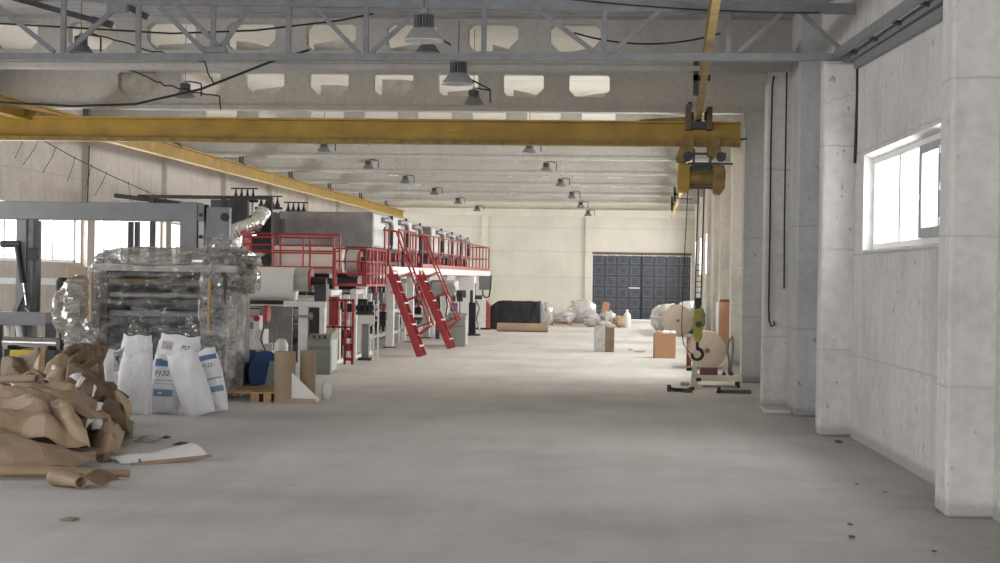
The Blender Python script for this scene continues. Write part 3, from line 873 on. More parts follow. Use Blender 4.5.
MB().tube([p0, p1], .05, 12).build('pivot_arm', M['steel_dark'], t)
MB().bar(at(24, 292, PY - .2), at(14, 314, PY - .2), .10, .06).build('strut', M['steel_blue'], t)
for (x0, y0, x1, y1) in ((29, 248, 39, 260), (31, 298, 39, 312)):
    a_, b_ = at(x0, y1, PY - .2), at(x1, y0, PY - .2)
    MB().box(a_.x, b_.x, PY - .26, PY - .17, a_.z, b_.z).build('valve_block', M['black'], t, bevel=.008)
for k in range(12):
    MB().cyl((-9.17, PY - .2, 1.98 + .04 * k), (-9.17, PY - .16, 1.98 + .04 * k), .016, 8).build('chain_link', M['steel_dark'], t)
MB().box(-9.75, -8.9, PY - .5, PY - .25, .86, 1.06).build('lower_beam', M['steel_blue'], t, bevel=.01)
MB().box(-9.78, -9.68, PY - .52, PY - .2, 0, 1.07).build('lower_leg', M['steel_dark'], t)
MB().box(-8.92, -8.84, PY - .5, PY - .25, 0, .9).build('lower_leg', M['steel_dark'], t)
MB().box(-11.0, -8.1, PY + 1.3, PY + 1.36, 1.46, 1.56).build('rear_rail', M['dryer_side'], t)
for k, x in enumerate((-9.55, -9.37)):
    MB().tube([(x, PY - .4, .86), (x + .05, PY - .45, .65), (x + .07, PY - .45, .5)], .05, 8).build('white_hose', M['white_paint'], t)
hz = MB()
hz.tube([at(25, 308, PY - .3), at(30, 313, PY - .3), at(38, 314, PY - .3), at(46, 316, PY - .3)], .01, 6)
hz.build('air_hose', M['white_paint'], t)

# steel roller on a bed with a cardboard core leaning at its left end
t = thing('steel_roller', 'shiny steel roller lying across the left machine bed', 'roller', (-9.0, 25.0, .5))
MB().cyl((-9.36, 25, .62), (-8.55, 25, .62), .09, 24).build('roller_body', M['chrome'], t)
for x in (-9.3, -8.7):
    MB().box(x, x + .15, 24.85, 25.15, 0, .53).build('roller_stand', M['steel_dark'], t)
t = thing('cardboard_core', 'short wide cardboard core lying end on at the far left edge', 'cardboard core', (-9.4, 24.3, .28))
MB().ring((-9.75, 23.9, .60), (-9.06, 23.5, .60), .13, .09).build('core_tube', M['core'], t)
MB().cyl((-9.7, 23.87, .60), (-9.09, 23.515, .60), .09, 20).build('core_plug', M['cardboard'], t)
MB().box(-9.5, -9.2, 23.6, 23.85, 0, .48).build('core_block', M['wood'], t)

# small box and machine bits behind the wrapped machine
t = thing('cardboard_carton', 'tan cardboard carton standing behind the film wrapped machine at its left', 'carton', (-8.0, 25.0, 0))
a_, b_ = at(72, 308, 25), at(90, 267, 25)
MB().box(a_.x, b_.x + .4, 24.8, 25.3, .9, b_.z).build('carton_body', M['kraft_light'], t, bevel=.005)
MB().box(a_.x + .03, b_.x + .35, 24.85, 25.25, 0, .9).build('carton_stand', M['steel_dark'], t)
tag(MB().tube([at(63, 298, 26.4), at(63, 281, 26.4)], .11, 16).lathe([(.11, 0), (.07, .05), (0, .06)], at(63, 281, 26.4), 16).tube([(at(63, 298, 26.4).x, 26.4, 0), at(63, 298, 26.4)], .05, 10).build('filter_canister', M['steel_dark']), 'dark canister with pale cap left of the tan carton', 'canister')

# ------------------------------------------------------------------ the film-wrapped machine
WY = 22.6
t = thing('wrapped_machine', 'large machine wrapped in clear stretch film behind the white sacks', 'wrapped machine', (-6.3, WY + .6, 0))
MB().box(-7.22, -7.12, WY + .15, WY + 1.6, .14, 1.72).build('side_plate', M['steel_dark'], t)
MB().box(-5.62, -5.52, WY + .15, WY + 1.6, .14, 1.72).build('side_plate', M['steel_dark'], t)
MB().box(-7.12, -5.62, WY + 1.2, WY + 1.3, .14, 1.72).build('back_panel', M['steel_dark'], t)
for (z, r, m) in ((1.66, .05, 'steel_dark'), (1.56, .045, 'kraft_dark'), (1.38, .035, 'dryer'), (1.27, .06, 'steel_dark'), (1.12, .055, 'steel_grey'), (.98, .07, 'steel_dark'), (.82, .08, 'steel_grey'), (.66, .10, 'steel_dark'), (.45, .12, 'steel_grey')):
    MB().cyl((-7.12, WY + .30 + .15 * (r > .06), z), (-5.62, WY + .30 + .15 * (r > .06), z), r, 18).build('machine_roller', M[m], t)
MB().box(-7.12, -5.62, WY + .22, WY + .3, .3, 1.10).build('front_panel', M['black'], t)
MB().box(-7.12, -5.62, WY + .1, WY + 1.5, .14, .32).build('base_frame', M['steel_dark'], t)
MB().box(-7.30, -5.40, WY + .1, WY + 1.6, 1.70, 1.79).build('top_beam', M['silver_tape'], t)
def lump(c, d, seed, amp=.12, nu=30, nv=20, p=.62, f=2.0):
    """crumpled wrapped bundle: super-ellipsoid with creased surface"""
    P = []
    for i in range(nv + 1):
        th = -PI / 2 + PI * i / nv
        row = []
        for j in range(nu + 1):
            ph = 2 * PI * (j % nu) / nu
            sg = lambda v: math.copysign(abs(v) ** p, v)
            q = Vector((sg(math.cos(th)) * sg(math.cos(ph)), sg(math.cos(th)) * sg(math.sin(ph)), sg(math.sin(th))))
            k = 1 + amp * (noise.noise(q * f + Vector((seed * 7.1, seed, 0))) + .5 * abs(noise.noise(q * f * 2.7 + Vector((seed, 0, seed * 3.3)))) + .35 * abs(noise.noise(q * f * 6.1 + Vector((0, seed, 2)))))
            row.append((c[0] + q.x * d[0] / 2 * k, c[1] + q.y * d[1] / 2 * k, c[2] + q.z * d[2] / 2 * k))
        P.append(row)
    return MB().grid(P)
lump((-6.28, WY + .8, 1.87), (2.0, 1.4, .30), 3, .15, 64, 34, .5, 3).build('top_wrap', M['film_dark'], t, angle=14)
lump((-5.69, WY + .75, 1.06), (.44, 1.3, 2.12), 5, .13, 64, 56, .5, 2.6).build('tower_wrap', M['film'], t, angle=14)
lump((-5.62, WY + .7, 1.80), (.5, 1.0, .5), 9, .2, 44, 34, .7, 2.6).build('shoulder_wrap', M['film'], t, angle=14)
lump((-5.34, WY + .7, 1.60), (.30, .6, .36), 11, .2, 44, 34, .8, 2.2).build('bump_wrap', M['film_dark'], t, angle=14)
lump((-7.52, WY + .6, 1.14), (.72, 1.2, .92), 6, .18, 44, 34, .72, 2.2).build('roll_end_wrap', M['film_dark'], t, angle=14)
lump((-7.45, WY + .5, .50), (.5, .9, .9), 8, .22, 44, 34, .7, 2.4).build('foot_wrap', M['film'], t, angle=14)
lump((-7.27, WY + .6, 1.62), (.32, 1.0, .44), 12, .2, 44, 34, .7, 2.4).build('corner_wrap', M['film'], t, angle=14)
P = []
for i in range(41):
    row = []
    for j in range(61):
        x, z = -7.34 + 1.74 * j / 60, .14 + 1.62 * i / 40
        q = Vector((x * 3.2, 0, z * 7.5))
        row.append((x, WY - .02 + .10 * (abs(noise.noise(q)) + .5 * abs(noise.noise(q * 2.3 + Vector((3, 1, 4))))), z))
    P.append(row)
MB().grid(P).build('stretch_film', M['film_clear'], t, angle=60)
for px0, y0, y1 in ((91, 272, 322), (209.5, 278, 330)):
    a_, b_ = at(px0, y0, WY - .05), at(px0, y1, WY - .05)
    MB().box(a_.x - .018, a_.x + .018, WY - .07, WY - .035, b_.z, a_.z).build('corner_strip', M['wood' if px0 > 100 else 'kraft_light'], t)
def pallet(name_loc, lx, ly, label, rz=0, group=None):
    t = thing('wooden_pallet', label, 'pallet', name_loc, group)
    local(t)
    t.rotation_euler = (0, 0, rz)
    for k in range(5):
        y = -ly / 2 + .05 + (ly - .1) * k / 4
        MB().box(-lx / 2, lx / 2, y - .05, y + .05, .115, .138).build('deck_board', M['wood'], t)
    for x in (-lx / 2 + .05, 0, lx / 2 - .05):
        MB().box(x - .05, x + .05, -ly / 2, ly / 2, .0, .115).build('stringer', M['wood'], t)
    return t
pallet((-6.22, WY + .78, 0), 2.35, 1.45, 'wooden pallet beneath the film wrapped machine')
pallet((-4.98, 23.05, 0), .42, .8, 'end of a low wooden pallet beside the blue cable reel', rz=.15)

# ------------------------------------------------------------------ blue cable reel, cardboard cores, folded sheet
t = thing('cable_reel', 'blue flanged cable reel standing right of the wrapped machine', 'cable reel', (-5.30, 24.3, 0))
ca = Vector((-5.40, 24.2, .31))
ax = Vector((.80, -.60, 0))
for k in (-1, 1):
    MB().cyl(ca + ax * (.16 * k - .012), ca + ax * (.16 * k + .012), .305, 40).build('flange', M['blue_reel'], t)
MB().cyl(ca - ax * .16, ca + ax * .16, .17, 28).build('reel_hub', M['steel_dark'], t)
sd = ax.cross(Vector((0, 0, 1)))
MB().bar(ca + ax * .185 + Vector((0, 0, .16)) - sd * .10, ca + ax * .185 + Vector((0, 0, -.28)) + sd * .02, .17, .02).build('backing_plate', M['console'], t)

def core(x, y, r, h, label):
    t = thing('cardboard_core', label, 'cardboard core', (x, y, 0), 'cardboard cores standing on the floor')
    MB().ring((x, y, 0), (x, y, h), r, r - .015, 32).build('core_tube', M['core'], t)
    return t
core(-4.71, 22.75, .14, .67, 'fatter front cardboard core standing upright, left of the pair')
core(-4.50, 23.25, .105, .67, 'slimmer cardboard core standing upright, right of the pair')
t = tag(MB().prism([(-4.645, .035), (-4.655, .46), (-4.60, .40), (-4.22, .05), (-4.25, .02)], 'y', 22.665, 22.672).build('folded_sheet', M['paper'], smooth=False), 'white triangular paper sheet propped between the two upright cores', 'paper sheet')
tag(MB().box(-4.86 + .2, -4.28, 22.60, 22.70, 0, .06).build('board_strip', M['kraft_light']), 'tan board strip on the floor under the white triangular sheet', 'board')
tag(lump((-4.27, 23.4, .12), (.13, .10, .24), 4, .4, 20, 14, .9).build('crumpled_paper', M['paper'], angle=50), 'crumpled pale paper wad right of the upright cores', 'paper')

# ------------------------------------------------------------------ white sacks
def sack_fn(wd, ht, th, seed):
    def f(u, v, side):
        """u -1..1 across, v 0..1 up; side -1 front, +1 back"""
        wv = wd / 2 * (.92 + .10 * math.sin(PI * v) - .06 * (v > .93) - .02 * (v < .05))
        x = u * wv + .012 * noise.noise(Vector((seed, v * 3, u)))
        prof = (max(0, math.sin(PI * min(1, max(0, v * .97 + .015)))) ** .42) * (1.12 - .35 * v)
        t_ = th / 2 * prof * max(0, 1 - abs(u) ** 3.0) ** .62
        n_ = .030 * noise.noise(Vector((u * 1.6 + seed * 3, v * 3.2, side * 5 + seed))) + .014 * abs(noise.noise(Vector((u * 5 + seed, v * 8, side))))
        y = side * (t_ + n_ * min(1, (1 - abs(u)) * 4) * min(1, v * 8, (1 - v) * 8))
        z = ht * v + .012 * math.sin(u * 5 + seed) * (v > .9) + (.02 * u * u if v > .97 else 0)
        return (x, y, z)
    return f
def sack(loc, wd, ht, th, seed, lean, tilt, turn, label, prints=()):
    f = sack_fn(wd, ht, th, seed)
    t = thing('woven_sack', label, 'sack', loc, 'white woven sacks leaning on the wrapped machine')
    local(t)
    t.rotation_euler = (lean, tilt, turn)
    nu, nv = 22, 30
    b = MB()
    for side in (-1, 1):
        b.grid([[f(-1 + 2 * j / nu, i / nv, side) for j in range(nu + 1)] for i in range(nv + 1)])
    b.build('sack_body', M['sack'], t, base=(0, 0, 0), angle=80)
    for p in prints:
        if p[0] == 'band':
            _, u0, u1, v0, v1, m = p
            g = [[(lambda q: (q[0], q[1] - .004, q[2]))(f(u0 + (u1 - u0) * j / 16, v0 + (v1 - v0) * i / 6, -1)) for j in range(17)] for i in range(7)]
            MB().grid(g).build('printed_band', M[m], t, base=(0, 0, 0), angle=80, fixn=False)
        else:
            _, txt, uc, vc, size, m = p
            cu = bpy.data.curves.new('print_text', 'FONT')
            cu.body = txt
            cu.size = size
            cu.align_x = 'CENTER'
            cu.shear = .2
            tmp = bpy.data.objects.new('print_text', cu)
            me = bpy.data.meshes.new_from_object(tmp)
            bpy.data.objects.remove(tmp)
            wv = wd / 2
            for vtx in me.vertices:
                q = f(uc + vtx.co.x / wv, vc + vtx.co.y / ht, -1)
                vtx.co = (q[0], q[1] - .006, q[2])
            me.materials.clear()
            me.materials.append(M[m])
            o = bpy.data.objects.new('printed_text', me)
            COL.objects.link(o)
            o.parent = t
    return t
sack((-6.38, 21.55, 0), .42, .89, .22, 1.0, -.16, 0, .05, 'plain white sack at the back, topmost on the left, only its upper end showing')
sack((-5.93, 21.62, 0), .58, .90, .26, 2.2, -.14, .10, .0, 'wide white sack at the back behind the printed one, marked in black near its top',
     [('text', 'PS21', .42, .80, .085, 'ink'), ('band', -.75, -.25, .78, .90, 'silver_tape')])
sack((-6.43, 20.95, 0), .36, .74, .20, 3.1, -.18, -.10, .1, 'white sack with grey smudged print at the left end of the row',
     [('band', .10, .85, .62, .97, 'ink_grey'), ('band', .28, .5, .76, .88, 'ink'), ('band', .3, .95, .12, .55, 'ink_grey')])
sack((-5.70, 20.50, 0), .36, .70, .25, 4.4, -.16, .03, .08, 'white sack with two blue bands and black lettering in the middle of the row',
     [('band', -.8, .86, .80, .915, 'sack_blue'), ('text', 'P132-', -.18, .635, .088, 'ink'), ('band', -.6, .75, .545, .560, 'ink_grey'), ('band', -.6, .6, .49, .50, 'ink_grey'), ('band', -.7, .6, .28, .40, 'sack_teal'), ('band', -.4, -.1, .325, .35, 'sack')])
sack((-6.03, 20.30, 0), .40, .72, .27, 5.3, -.13, .02, -.03, 'plain white sack standing at the front left of the row')
sack((-5.16, 20.85, 0), .36, .78, .24, 6.2, -.14, -.24, .1, 'white sack with blue bands at the right end, half hidden by a leaning plain sack',
     [('band', -.5, .9, .82, .90, 'sack_blue'), ('text', 'P132-', .2, .70, .07, 'ink'), ('band', -.1, .9, .50, .53, 'ink_grey'), ('band', .1, .9, .30, .39, 'sack_teal')])
sack((-5.21, 20.35, 0), .39, .80, .28, 7.7, -.13, -.36, .02, 'plain white sack leaning left across its printed neighbour at the right')

# ------------------------------------------------------------------ coating line
def rail(pts, z0, zt, mids, step, parent, m='red', r=.020):
    """guard rail along a polyline: posts are children of their own, rails one part each"""
    for z in [zt] + list(mids):
        MB().tube([(p[0], p[1], z) for p in pts], r * (1 if z == zt else .8), 8).build('guard_rail', M[m], parent)
    for p, q in zip(pts[:-1], pts[1:]):
        p, q = Vector((*p, 0)), Vector((*q, 0))
        n = max(1, round((q - p).length / step))
        for k in range(n + 1):
            v = p.lerp(q, k / n)
            MB().tube([(v.x, v.y, z0), (v.x, v.y, zt)], r, 8).build('rail_post', M[m], parent)
# mezzanine
t = thing('mezzanine', 'long white framed mezzanine platform with red guard rails beside the dryer hoods', 'platform', (-6.6, 47, 0))
MB().box(-8.1, -5.32, 36.3, 59.4, 1.83, 1.885).build('deck', M['red_dull'], t)
MB().box(-5.34, -5.26, 36.3, 59.4, 1.72, 1.88).build('edge_beam', M['white_paint'], t)
MB().box(-8.1, -5.34, 36.2, 36.3, 1.72, 1.88).build('edge_beam', M['white_paint'], t)
MB().box(-8.1, -5.34, 59.3, 59.4, 1.72, 1.88).build('edge_beam', M['white_paint'], t)
for y in (36.5, 40.6, 44.1, 47.4, 51.7, 55.6, 59.2):
    for x in (-5.93, -8.0):
        l_ = MB().box(x - .09, x + .09, y - .09, y + .09, .02, 1.83).build('support_leg', M['white_paint'], t, bevel=.006)
        MB().box(x - .14, x + .14, y - .14, y + .14, 0, .02).build('foot_plate', M['steel_dark'], l_)
rail([(-5.30, 37.4), (-5.30, 40.2)], 1.88, 2.68, (2.3,), 1.0, t)
rail([(-5.30, 41.4), (-5.30, 59.3), (-8.0, 59.3)], 1.88, 2.68, (2.28,), 1.15, t)
MB().box(-5.29, -5.28, 41.4, 59.3, 1.88, 1.98).build('toe_board', M['red'], t)

# stairs
def stair(y, xb, xt, zt, label):
    t = thing('steel_stair', label, 'stair', (xb, y, 0), 'red ship stairs up to the mezzanine')
    wdt = .62
    d = Vector((xt - xb, 0, zt)).normalized()
    nrm = Vector((d.z, 0, -d.x))
    for k in (0, 1):
        yy = y + wdt * k
        MB().bar((xb, yy, 0), (xt, yy, zt), .035, .14).build('stringer', M['red'], t)
    nst = 8
    for i in range(1, nst + 1):
        u = i / (nst + .5)
        x, z = xb + (xt - xb) * u, zt * u
        MB().box(x - .13, x + .09, y + .02, y + wdt - .02, z - .015, z + .01).build('tread', M['white_paint' if i % 2 else 'red_dull'], t)
    for k in (0, 1):
        yy = y + wdt * k
        off = nrm * .42
        a = Vector((xb, yy, 0)) + d * .55 + off
        b = Vector((xt, yy, zt)) + off + d * .12
        MB().tube([Vector((xb, yy, 0)) + d * .42, a, a.lerp(b, .5), b, Vector((xt + .18, yy, zt + .72)), Vector((xt - .1, yy, zt + .74))], .019, 8).build('handrail', M['red'], t)
        for u in (.3, .6, .85):
            p = Vector((xb, yy, 0)).lerp(Vector((xt, yy, zt)), u)
            MB().tube([p, p + off], .014, 6).build('baluster', M['red'], t)
    for k in (0, 1):
        MB().tube([(xt - .06, y + wdt * k, zt - .05), (xt - .06, y + wdt * k, zt + .80)], .02, 8).build('newel_post', M['red'], t)
    return t
stair(36.3, -4.66, -5.38, 1.90, 'red steel ship stair nearer the camera, left of the pair')
stair(40.6, -4.50, -5.36, 1.90, 'red steel ship stair farther from the camera, beside the grey console')

# front catwalks
t = thing('catwalk', 'upper red catwalk crossing in front of the first dryer hood', 'platform', (-6.9, 33.8, 1.78))
MB().box(-7.82, -6.0, 33.5, 34.2, 1.80, 1.845).build('deck', M['red'], t)
rail([(-7.80, 33.5), (-6.02, 33.5)], 1.84, 2.40, (2.10, 2.25), .6, t)
rail([(-7.80, 34.2), (-6.02, 34.2)], 1.84, 2.48, (2.15,), .6, t)
rail([(-7.80, 33.5), (-7.80, 34.2)], 1.84, 2.48, (2.0, 2.15, 2.3), .18, t)
MB().box(-7.82, -7.5, 33.48, 33.5, 1.80, 1.93).build('kick_plate', M['red'], t)
for x in (-7.7, -6.1):
    MB().box(x - .04, x + .04, 34.1, 34.18, 0, 1.8).build('catwalk_leg', M['red_dull'], t)
t = thing('side_catwalk', 'lower red catwalk stepping down beside the coating units before the first stair', 'platform', (-5.7, 34.8, 1.45))
MB().box(-6.0, -5.36, 33.5, 36.15, 1.47, 1.51).build('deck', M['red'], t)
rail([(-5.98, 33.5), (-5.38, 33.5), (-5.38, 36.1)], 1.51, 2.20, (1.72, 1.95), .45, t)
for x, y in ((-5.95, 33.55), (-5.95, 36.0)):
    MB().box(x - .03, x + .03, y - .03, y + .03, 0, 1.47).build('catwalk_leg', M['white_paint'], t)

# dryer hoods
def hood(x0, x1, y0, y1, z0, z1, label, group, first=False):
    t = thing('dryer_hood', label, 'dryer hood', ((x0 + x1) / 2, (y0 + y1) / 2, z0 - .40), group)
    MB().box(x0, x1, y0, y1 - .06, z0, z1).build('hood_body', M['dryer'], t, bevel=.012)
    MB().box(x1, x1 + .02, y0 + .05, y1 - .12, z0 + .04, z1 - .04).build('side_panel', M['dryer_side'], t)
    yc = y0 + (y1 - y0) * .42
    MB().tube([(x1 - .05, yc, z1 - .16), (x1 + .05, yc, z1 - .13), (x1 + .10, yc + .3, z1 - .12), (x1 + .11, yc + .75, z1 - .14), (x1 + .11, yc + .95, z1 - .22), (x1 + .11, yc + 1.0, z1 - .34)], .062, 12).build('duct_elbow', M['dryer'], t)
    MB().tube([(x1 + .11, yc + 1.0, z1 - .34), (x1 + .11, yc + 1.0, z0 + .08)], .045, 10).build('duct_drop', M['black'], t)
    MB().box(x1 + .01, x1 + .06, y1 - .11, y1 - .03, z0, z1 + .01).build('seam_post', M['black'], t)
    MB().box(x0 + .1, x1 - .05, y0 + .1, y1 - .2, z0 - .40, z0).build('air_box', M['steel_dark'], t)
    for k in range(3):
        y = y0 + .4 + (y1 - y0 - .8) * k / 2
        MB().cyl((x1 - .08, y, z0 - .18), (x1 + .06, y, z0 - .18), .11, 16).build('fan_motor', M['steel_dark' if k % 2 else 'red_dull'], t)
    return t
G1, G2 = 'dryer hoods of the front bank', 'dryer hoods of the rear bank'
hood(-8.08, -5.97, 38.0, 40.75, 2.30, 3.07, 'front dryer hood whose wide grey end faces the camera', G1)
hood(-8.08, -5.97, 40.85, 43.2, 2.30, 3.10, 'middle dryer hood of the front bank', G1)
hood(-8.08, -5.97, 43.3, 45.9, 2.30, 3.07, 'rearmost dryer hood of the front bank', G1)
for i, (a, c) in enumerate(((48.3, 50.6), (50.7, 53.4), (53.5, 55.9), (56.0, 58.2))):
    hood(-8.08, -5.95, a, c, 2.30, 3.06 - .025 * i, ['dryer hood with dark end, first of the rear bank', 'dryer hood second in the rear bank', 'dryer hood third in the rear bank', 'last dryer hood of the rear bank, nearest the end wall'][i], G2)

# exhaust stacks left of the hoods
def stacks(x, y, z0, z1, label):
    t = thing('exhaust_rack', label, 'exhaust stacks', (x, y, z0 - .3), 'racks of exhaust stacks left of the dryer hoods')
    for k in range(4):
        xx = x - .18 + .12 * k
        p_ = MB().tube([(xx, y, z0), (xx, y, z1 - .24)], .032, 10).build('stack_pipe', M['dryer_side'], t)
        MB().lathe([(.055, 0), (.06, .05), (.035, .10), (.02, .16), (.02, .22), (0, .22)], (xx, y, z1 - .24), 12).build('stack_cap', M['black'], p_)
    MB().bar((x - .28, y, z1 + .0), (x + .28, y, z1 + .0), .03).build('cross_bar', M['black'], t)
    MB().bar((x - .3, y - .06, z1 - .26), (x + .3, y - .06, z1 - .26), .05).build('cross_bar', M['black'], t)
    MB().box(x - .3, x + .3, y - .1, y + .2, z0 - .3, z0 + .02).build('rack_base', M['steel_dark'], t)
    return t
stacks(-8.18, 35.2, 2.85, 3.42, 'nearest rack of four black capped exhaust stacks above the foil duct')
stacks(-8.12, 37.3, 2.85, 3.36, 'middle rack of black capped exhaust stacks by the hood corner')
stacks(-8.0, 39.6, 3.07, 3.33, 'farthest rack of black capped exhaust stacks, over the front hood')
# long black header beam and dark hood behind the portal frame
t = thing('header_frame', 'black steel header frame with dark panel behind the portal frame', 'frame', (-8.6, 34.6, 0))
MB().box(-10.2, -7.45, 34.5, 34.62, 3.17, 3.24).build('header_beam', M['black'], t)
MB().bar((-10.6, 34.2, 3.20), (-9.4, 34.9, 3.08), .09).build('loose_bar', M['steel_dark'], t)
MB().box(-8.78, -8.02, 34.8, 34.95, 2.62, 3.17).build('dark_panel', M['steel_dark'], t)
MB().bar((-8.28, 34.55, 3.2), (-8.42, 34.55, 2.3), .07).build('brace', M['black'], t)
for x in (-9.9, -8.45, -7.5):
    MB().box(x - .04, x + .04, 34.5, 34.6, 0, 3.17).build('frame_post', M['black'], t)
MB().box(-8.0, -7.74, 35.6, 36.6, 2.3, 2.98).prism([(-8.15, 2.05), (-7.6, 2.1), (-7.6, 2.5), (-7.75, 2.5), (-8.15, 2.3)], 'y', 34.8, 35.6).box(-8.4, -7.3, 35.5, 35.6, 1.2, 2.1).build('intake_box', M['black'], t)
def duct(pts, r, label):
    b = MB()
    P = []
    pts = [Vector(p) for p in pts]
    n = 26
    path = []
    for i in range(len(pts) - 1):
        for k in range(9):
            path.append(pts[i].lerp(pts[i + 1], k / 9))
    path.append(pts[-1])
    rad = [r * (1 + .16 * noise.noise(p * 5)) * (1 + .03 * ((i % 2) * 2 - 1)) for i, p in enumerate(path)]
    b.tube(path, rad, 14)
    return tag(b.build('foil_duct', M['foil'], angle=10), label, 'duct')
duct([(-8.62, 34.0, 2.36), (-8.25, 34.0, 2.46), (-7.95, 34.0, 2.58), (-7.70, 34.2, 2.70), (-7.62, 34.5, 2.92)], .15, 'crumpled silver foil duct rising behind the red catwalk')
duct([(-8.75, 33.2, 2.3), (-8.5, 33.6, 2.5), (-8.45, 34.5, 2.6)], .13, 'short silver foil duct left of the long one')

# paper rolls on the line and their stands
t = thing('unwind_stand', 'white unwind stand carrying the big white roll behind the blue reel', 'unwind stand', (-6.6, 29.7, 0))
MB().box(-6.12, -5.40, 29.35, 29.5, 1.13, 1.23).build('top_rail', M['white_paint'], t, bevel=.01)
MB().box(-5.86, -5.69, 29.35, 29.55, 0, 1.13).build('stand_post', M['white_paint'], t, bevel=.01)
MB().box(-5.50, -5.41, 29.35, 29.55, 0, 1.13).build('stand_post', M['white_paint'], t, bevel=.01)
MB().box(-8.1, -7.95, 29.35, 29.9, 0, 1.55).build('stand_post', M['white_paint'], t, bevel=.01)
MB().box(-5.69, -5.5, 29.45, 29.5, .2, 1.13).build('shade_sheet', M['steel_dark'], t)  # dark sheet painting in the shade of the opening between the posts
MB().cyl((-5.98, 29.7, 1.60), (-5.74, 29.7, 1.60), .205, 32).build('steel_chuck', M['dryer_side'], t)
MB().cyl((-5.74, 29.7, 1.60), (-5.70, 29.7, 1.60), .20, 32).build('brake_disc', M['red_dull'], t)
MB().cyl((-5.70, 29.65, 1.58), (-5.44, 29.65, 1.56), .075, 18).build('brake_motor', M['black'], t)
MB().box(-5.62, -5.42, 29.5, 29.8, 1.23, 1.52).build('motor_mount', M['steel_dark'], t)
MB().cyl((-7.95, 29.55, 1.20), (-6.02, 29.55, 1.20), .035, 14).build('guide_roller', M['black'], t)
MB().cyl((-7.95, 29.6, .98), (-6.55, 29.6, .98), .135, 28).build('steel_roller', M['chrome'], t)
MB().cyl((-6.50, 29.6, .99), (-6.42, 29.6, .99), .16, 28).build('red_disc', M['red_dull'], t)
MB().cyl((-6.1, 29.3, .98), (-5.58, 29.3, .98), .02, 10).cyl((-5.66, 29.3, .98), (-5.60, 29.3, .98), .06, 16).build('handwheel', M['steel_blue'], t)
MB().box(-7.95, -5.5, 29.8, 30.6, .0, .12).build('base_frame', M['white_paint'], t)
MB().box(-7.95, -6.2, 30.5, 30.56, .12, 1.1).build('rear_guard', M['dryer'], t)
tag(MB().cyl((-7.95, 29.7, 1.52), (-5.98, 29.7, 1.52), .285, 40).build('paper_roll', M['paper']), 'big white paper roll lying across the unwind stand with steel chuck', 'paper roll')
tag(MB().ring((-7.55, 34.9, 1.98), (-6.05, 34.9, 1.98), .27, .06, 40).build('paper_roll', M['paper_pink']), 'pale pinkish paper roll behind the upper red catwalk rails', 'paper roll')
t = thing('wind_drum', 'grey and pink drum on a bracket right of the pinkish roll', 'drum', (-5.8, 35.2, 1.51))
MB().cyl((-6.02, 35.2, 1.93), (-5.80, 35.2, 1.93), .27, 32).build('drum_body', M['dryer_side'], t)
MB().cyl((-5.80, 35.2, 1.93), (-5.74, 35.2, 1.93), .25, 32).build('drum_end', M['red_dull'], t)
MB().cyl((-5.74, 35.2, 1.98), (-5.50, 35.2, 1.98), .08, 16).build('drum_motor', M['steel_dark'], t)
MB().box(-5.72, -5.55, 35.1, 35.3, 1.51, 1.93).build('drum_bracket', M['red_dull'], t)
# clutter of the unwinder: web guide unit with hoses
t = thing('web_guide', 'white web guide unit with red discs and hoses before the unwind stand', 'web guide', (-6.2, 28.2, 0))
MB().box(-6.42, -6.18, 28.1, 28.5, .45, .78).build('guide_box', M['white_paint'], t, bevel=.015)
MB().box(-6.36, -6.26, 28.15, 28.4, .78, 1.0).build('guide_head', M['white_paint'], t, bevel=.01)
MB().cyl((-6.3, 28.08, .96), (-6.3, 28.15, .96), .05, 14).build('red_knob', M['red'], t)
MB().box(-6.62, -6.44, 28.2, 28.5, 0, .62).build('guide_leg', M['white_paint'], t, bevel=.01)
MB().box(-6.2, -6.05, 28.2, 28.5, 0, .55).build('guide_leg', M['white_paint'], t, bevel=.01)
MB().lathe([(0, 0), (.09, 0), (.11, .06), (.11, .24), (.08, .31), (.04, .34), (0, .34)], (-5.86, 28.0, .30), 20).build('white_tank', M['white_paint'], t)
MB().box(-5.92, -5.72, 27.9, 28.1, 0, .31).build('tank_stand', M['steel_dark'], t)
for k in range(4):
    x0 = -6.56 + .13 * k
    MB().tube([(x0, 28.05, .80), (x0 - .03, 27.98, .62), (x0 + .05, 27.96, .45), (x0 + .02, 28.0, .25), (x0 + .08, 28.02, .06)], .014, 6).build('hose', M['steel_dark' if k % 2 else 'white_paint'], t)
for k in range(3):
    MB().tube([(-6.10 + .06 * k, 28.1, .86), (-6.02 + .06 * k, 28.0, .98 - .05 * k), (-5.98 + .06 * k, 28.0, .7), (-6.0 + .06 * k, 28.05, .45)], .012, 6).build('hose', M['steel_blue'], t)
MB().box(-6.98, -6.7, 28.1, 28.3, .60, .70).cyl((-7.0, 28.15, .80), (-6.6, 28.15, .80), .04, 12).build('dark_bracket', M['black'], t)
MB().box(-7.05, -6.98, 28.1, 28.2, 0, .86).box(-6.62, -6.56, 28.1, 28.2, 0, .86).build('bracket_leg', M['steel_dark'], t)

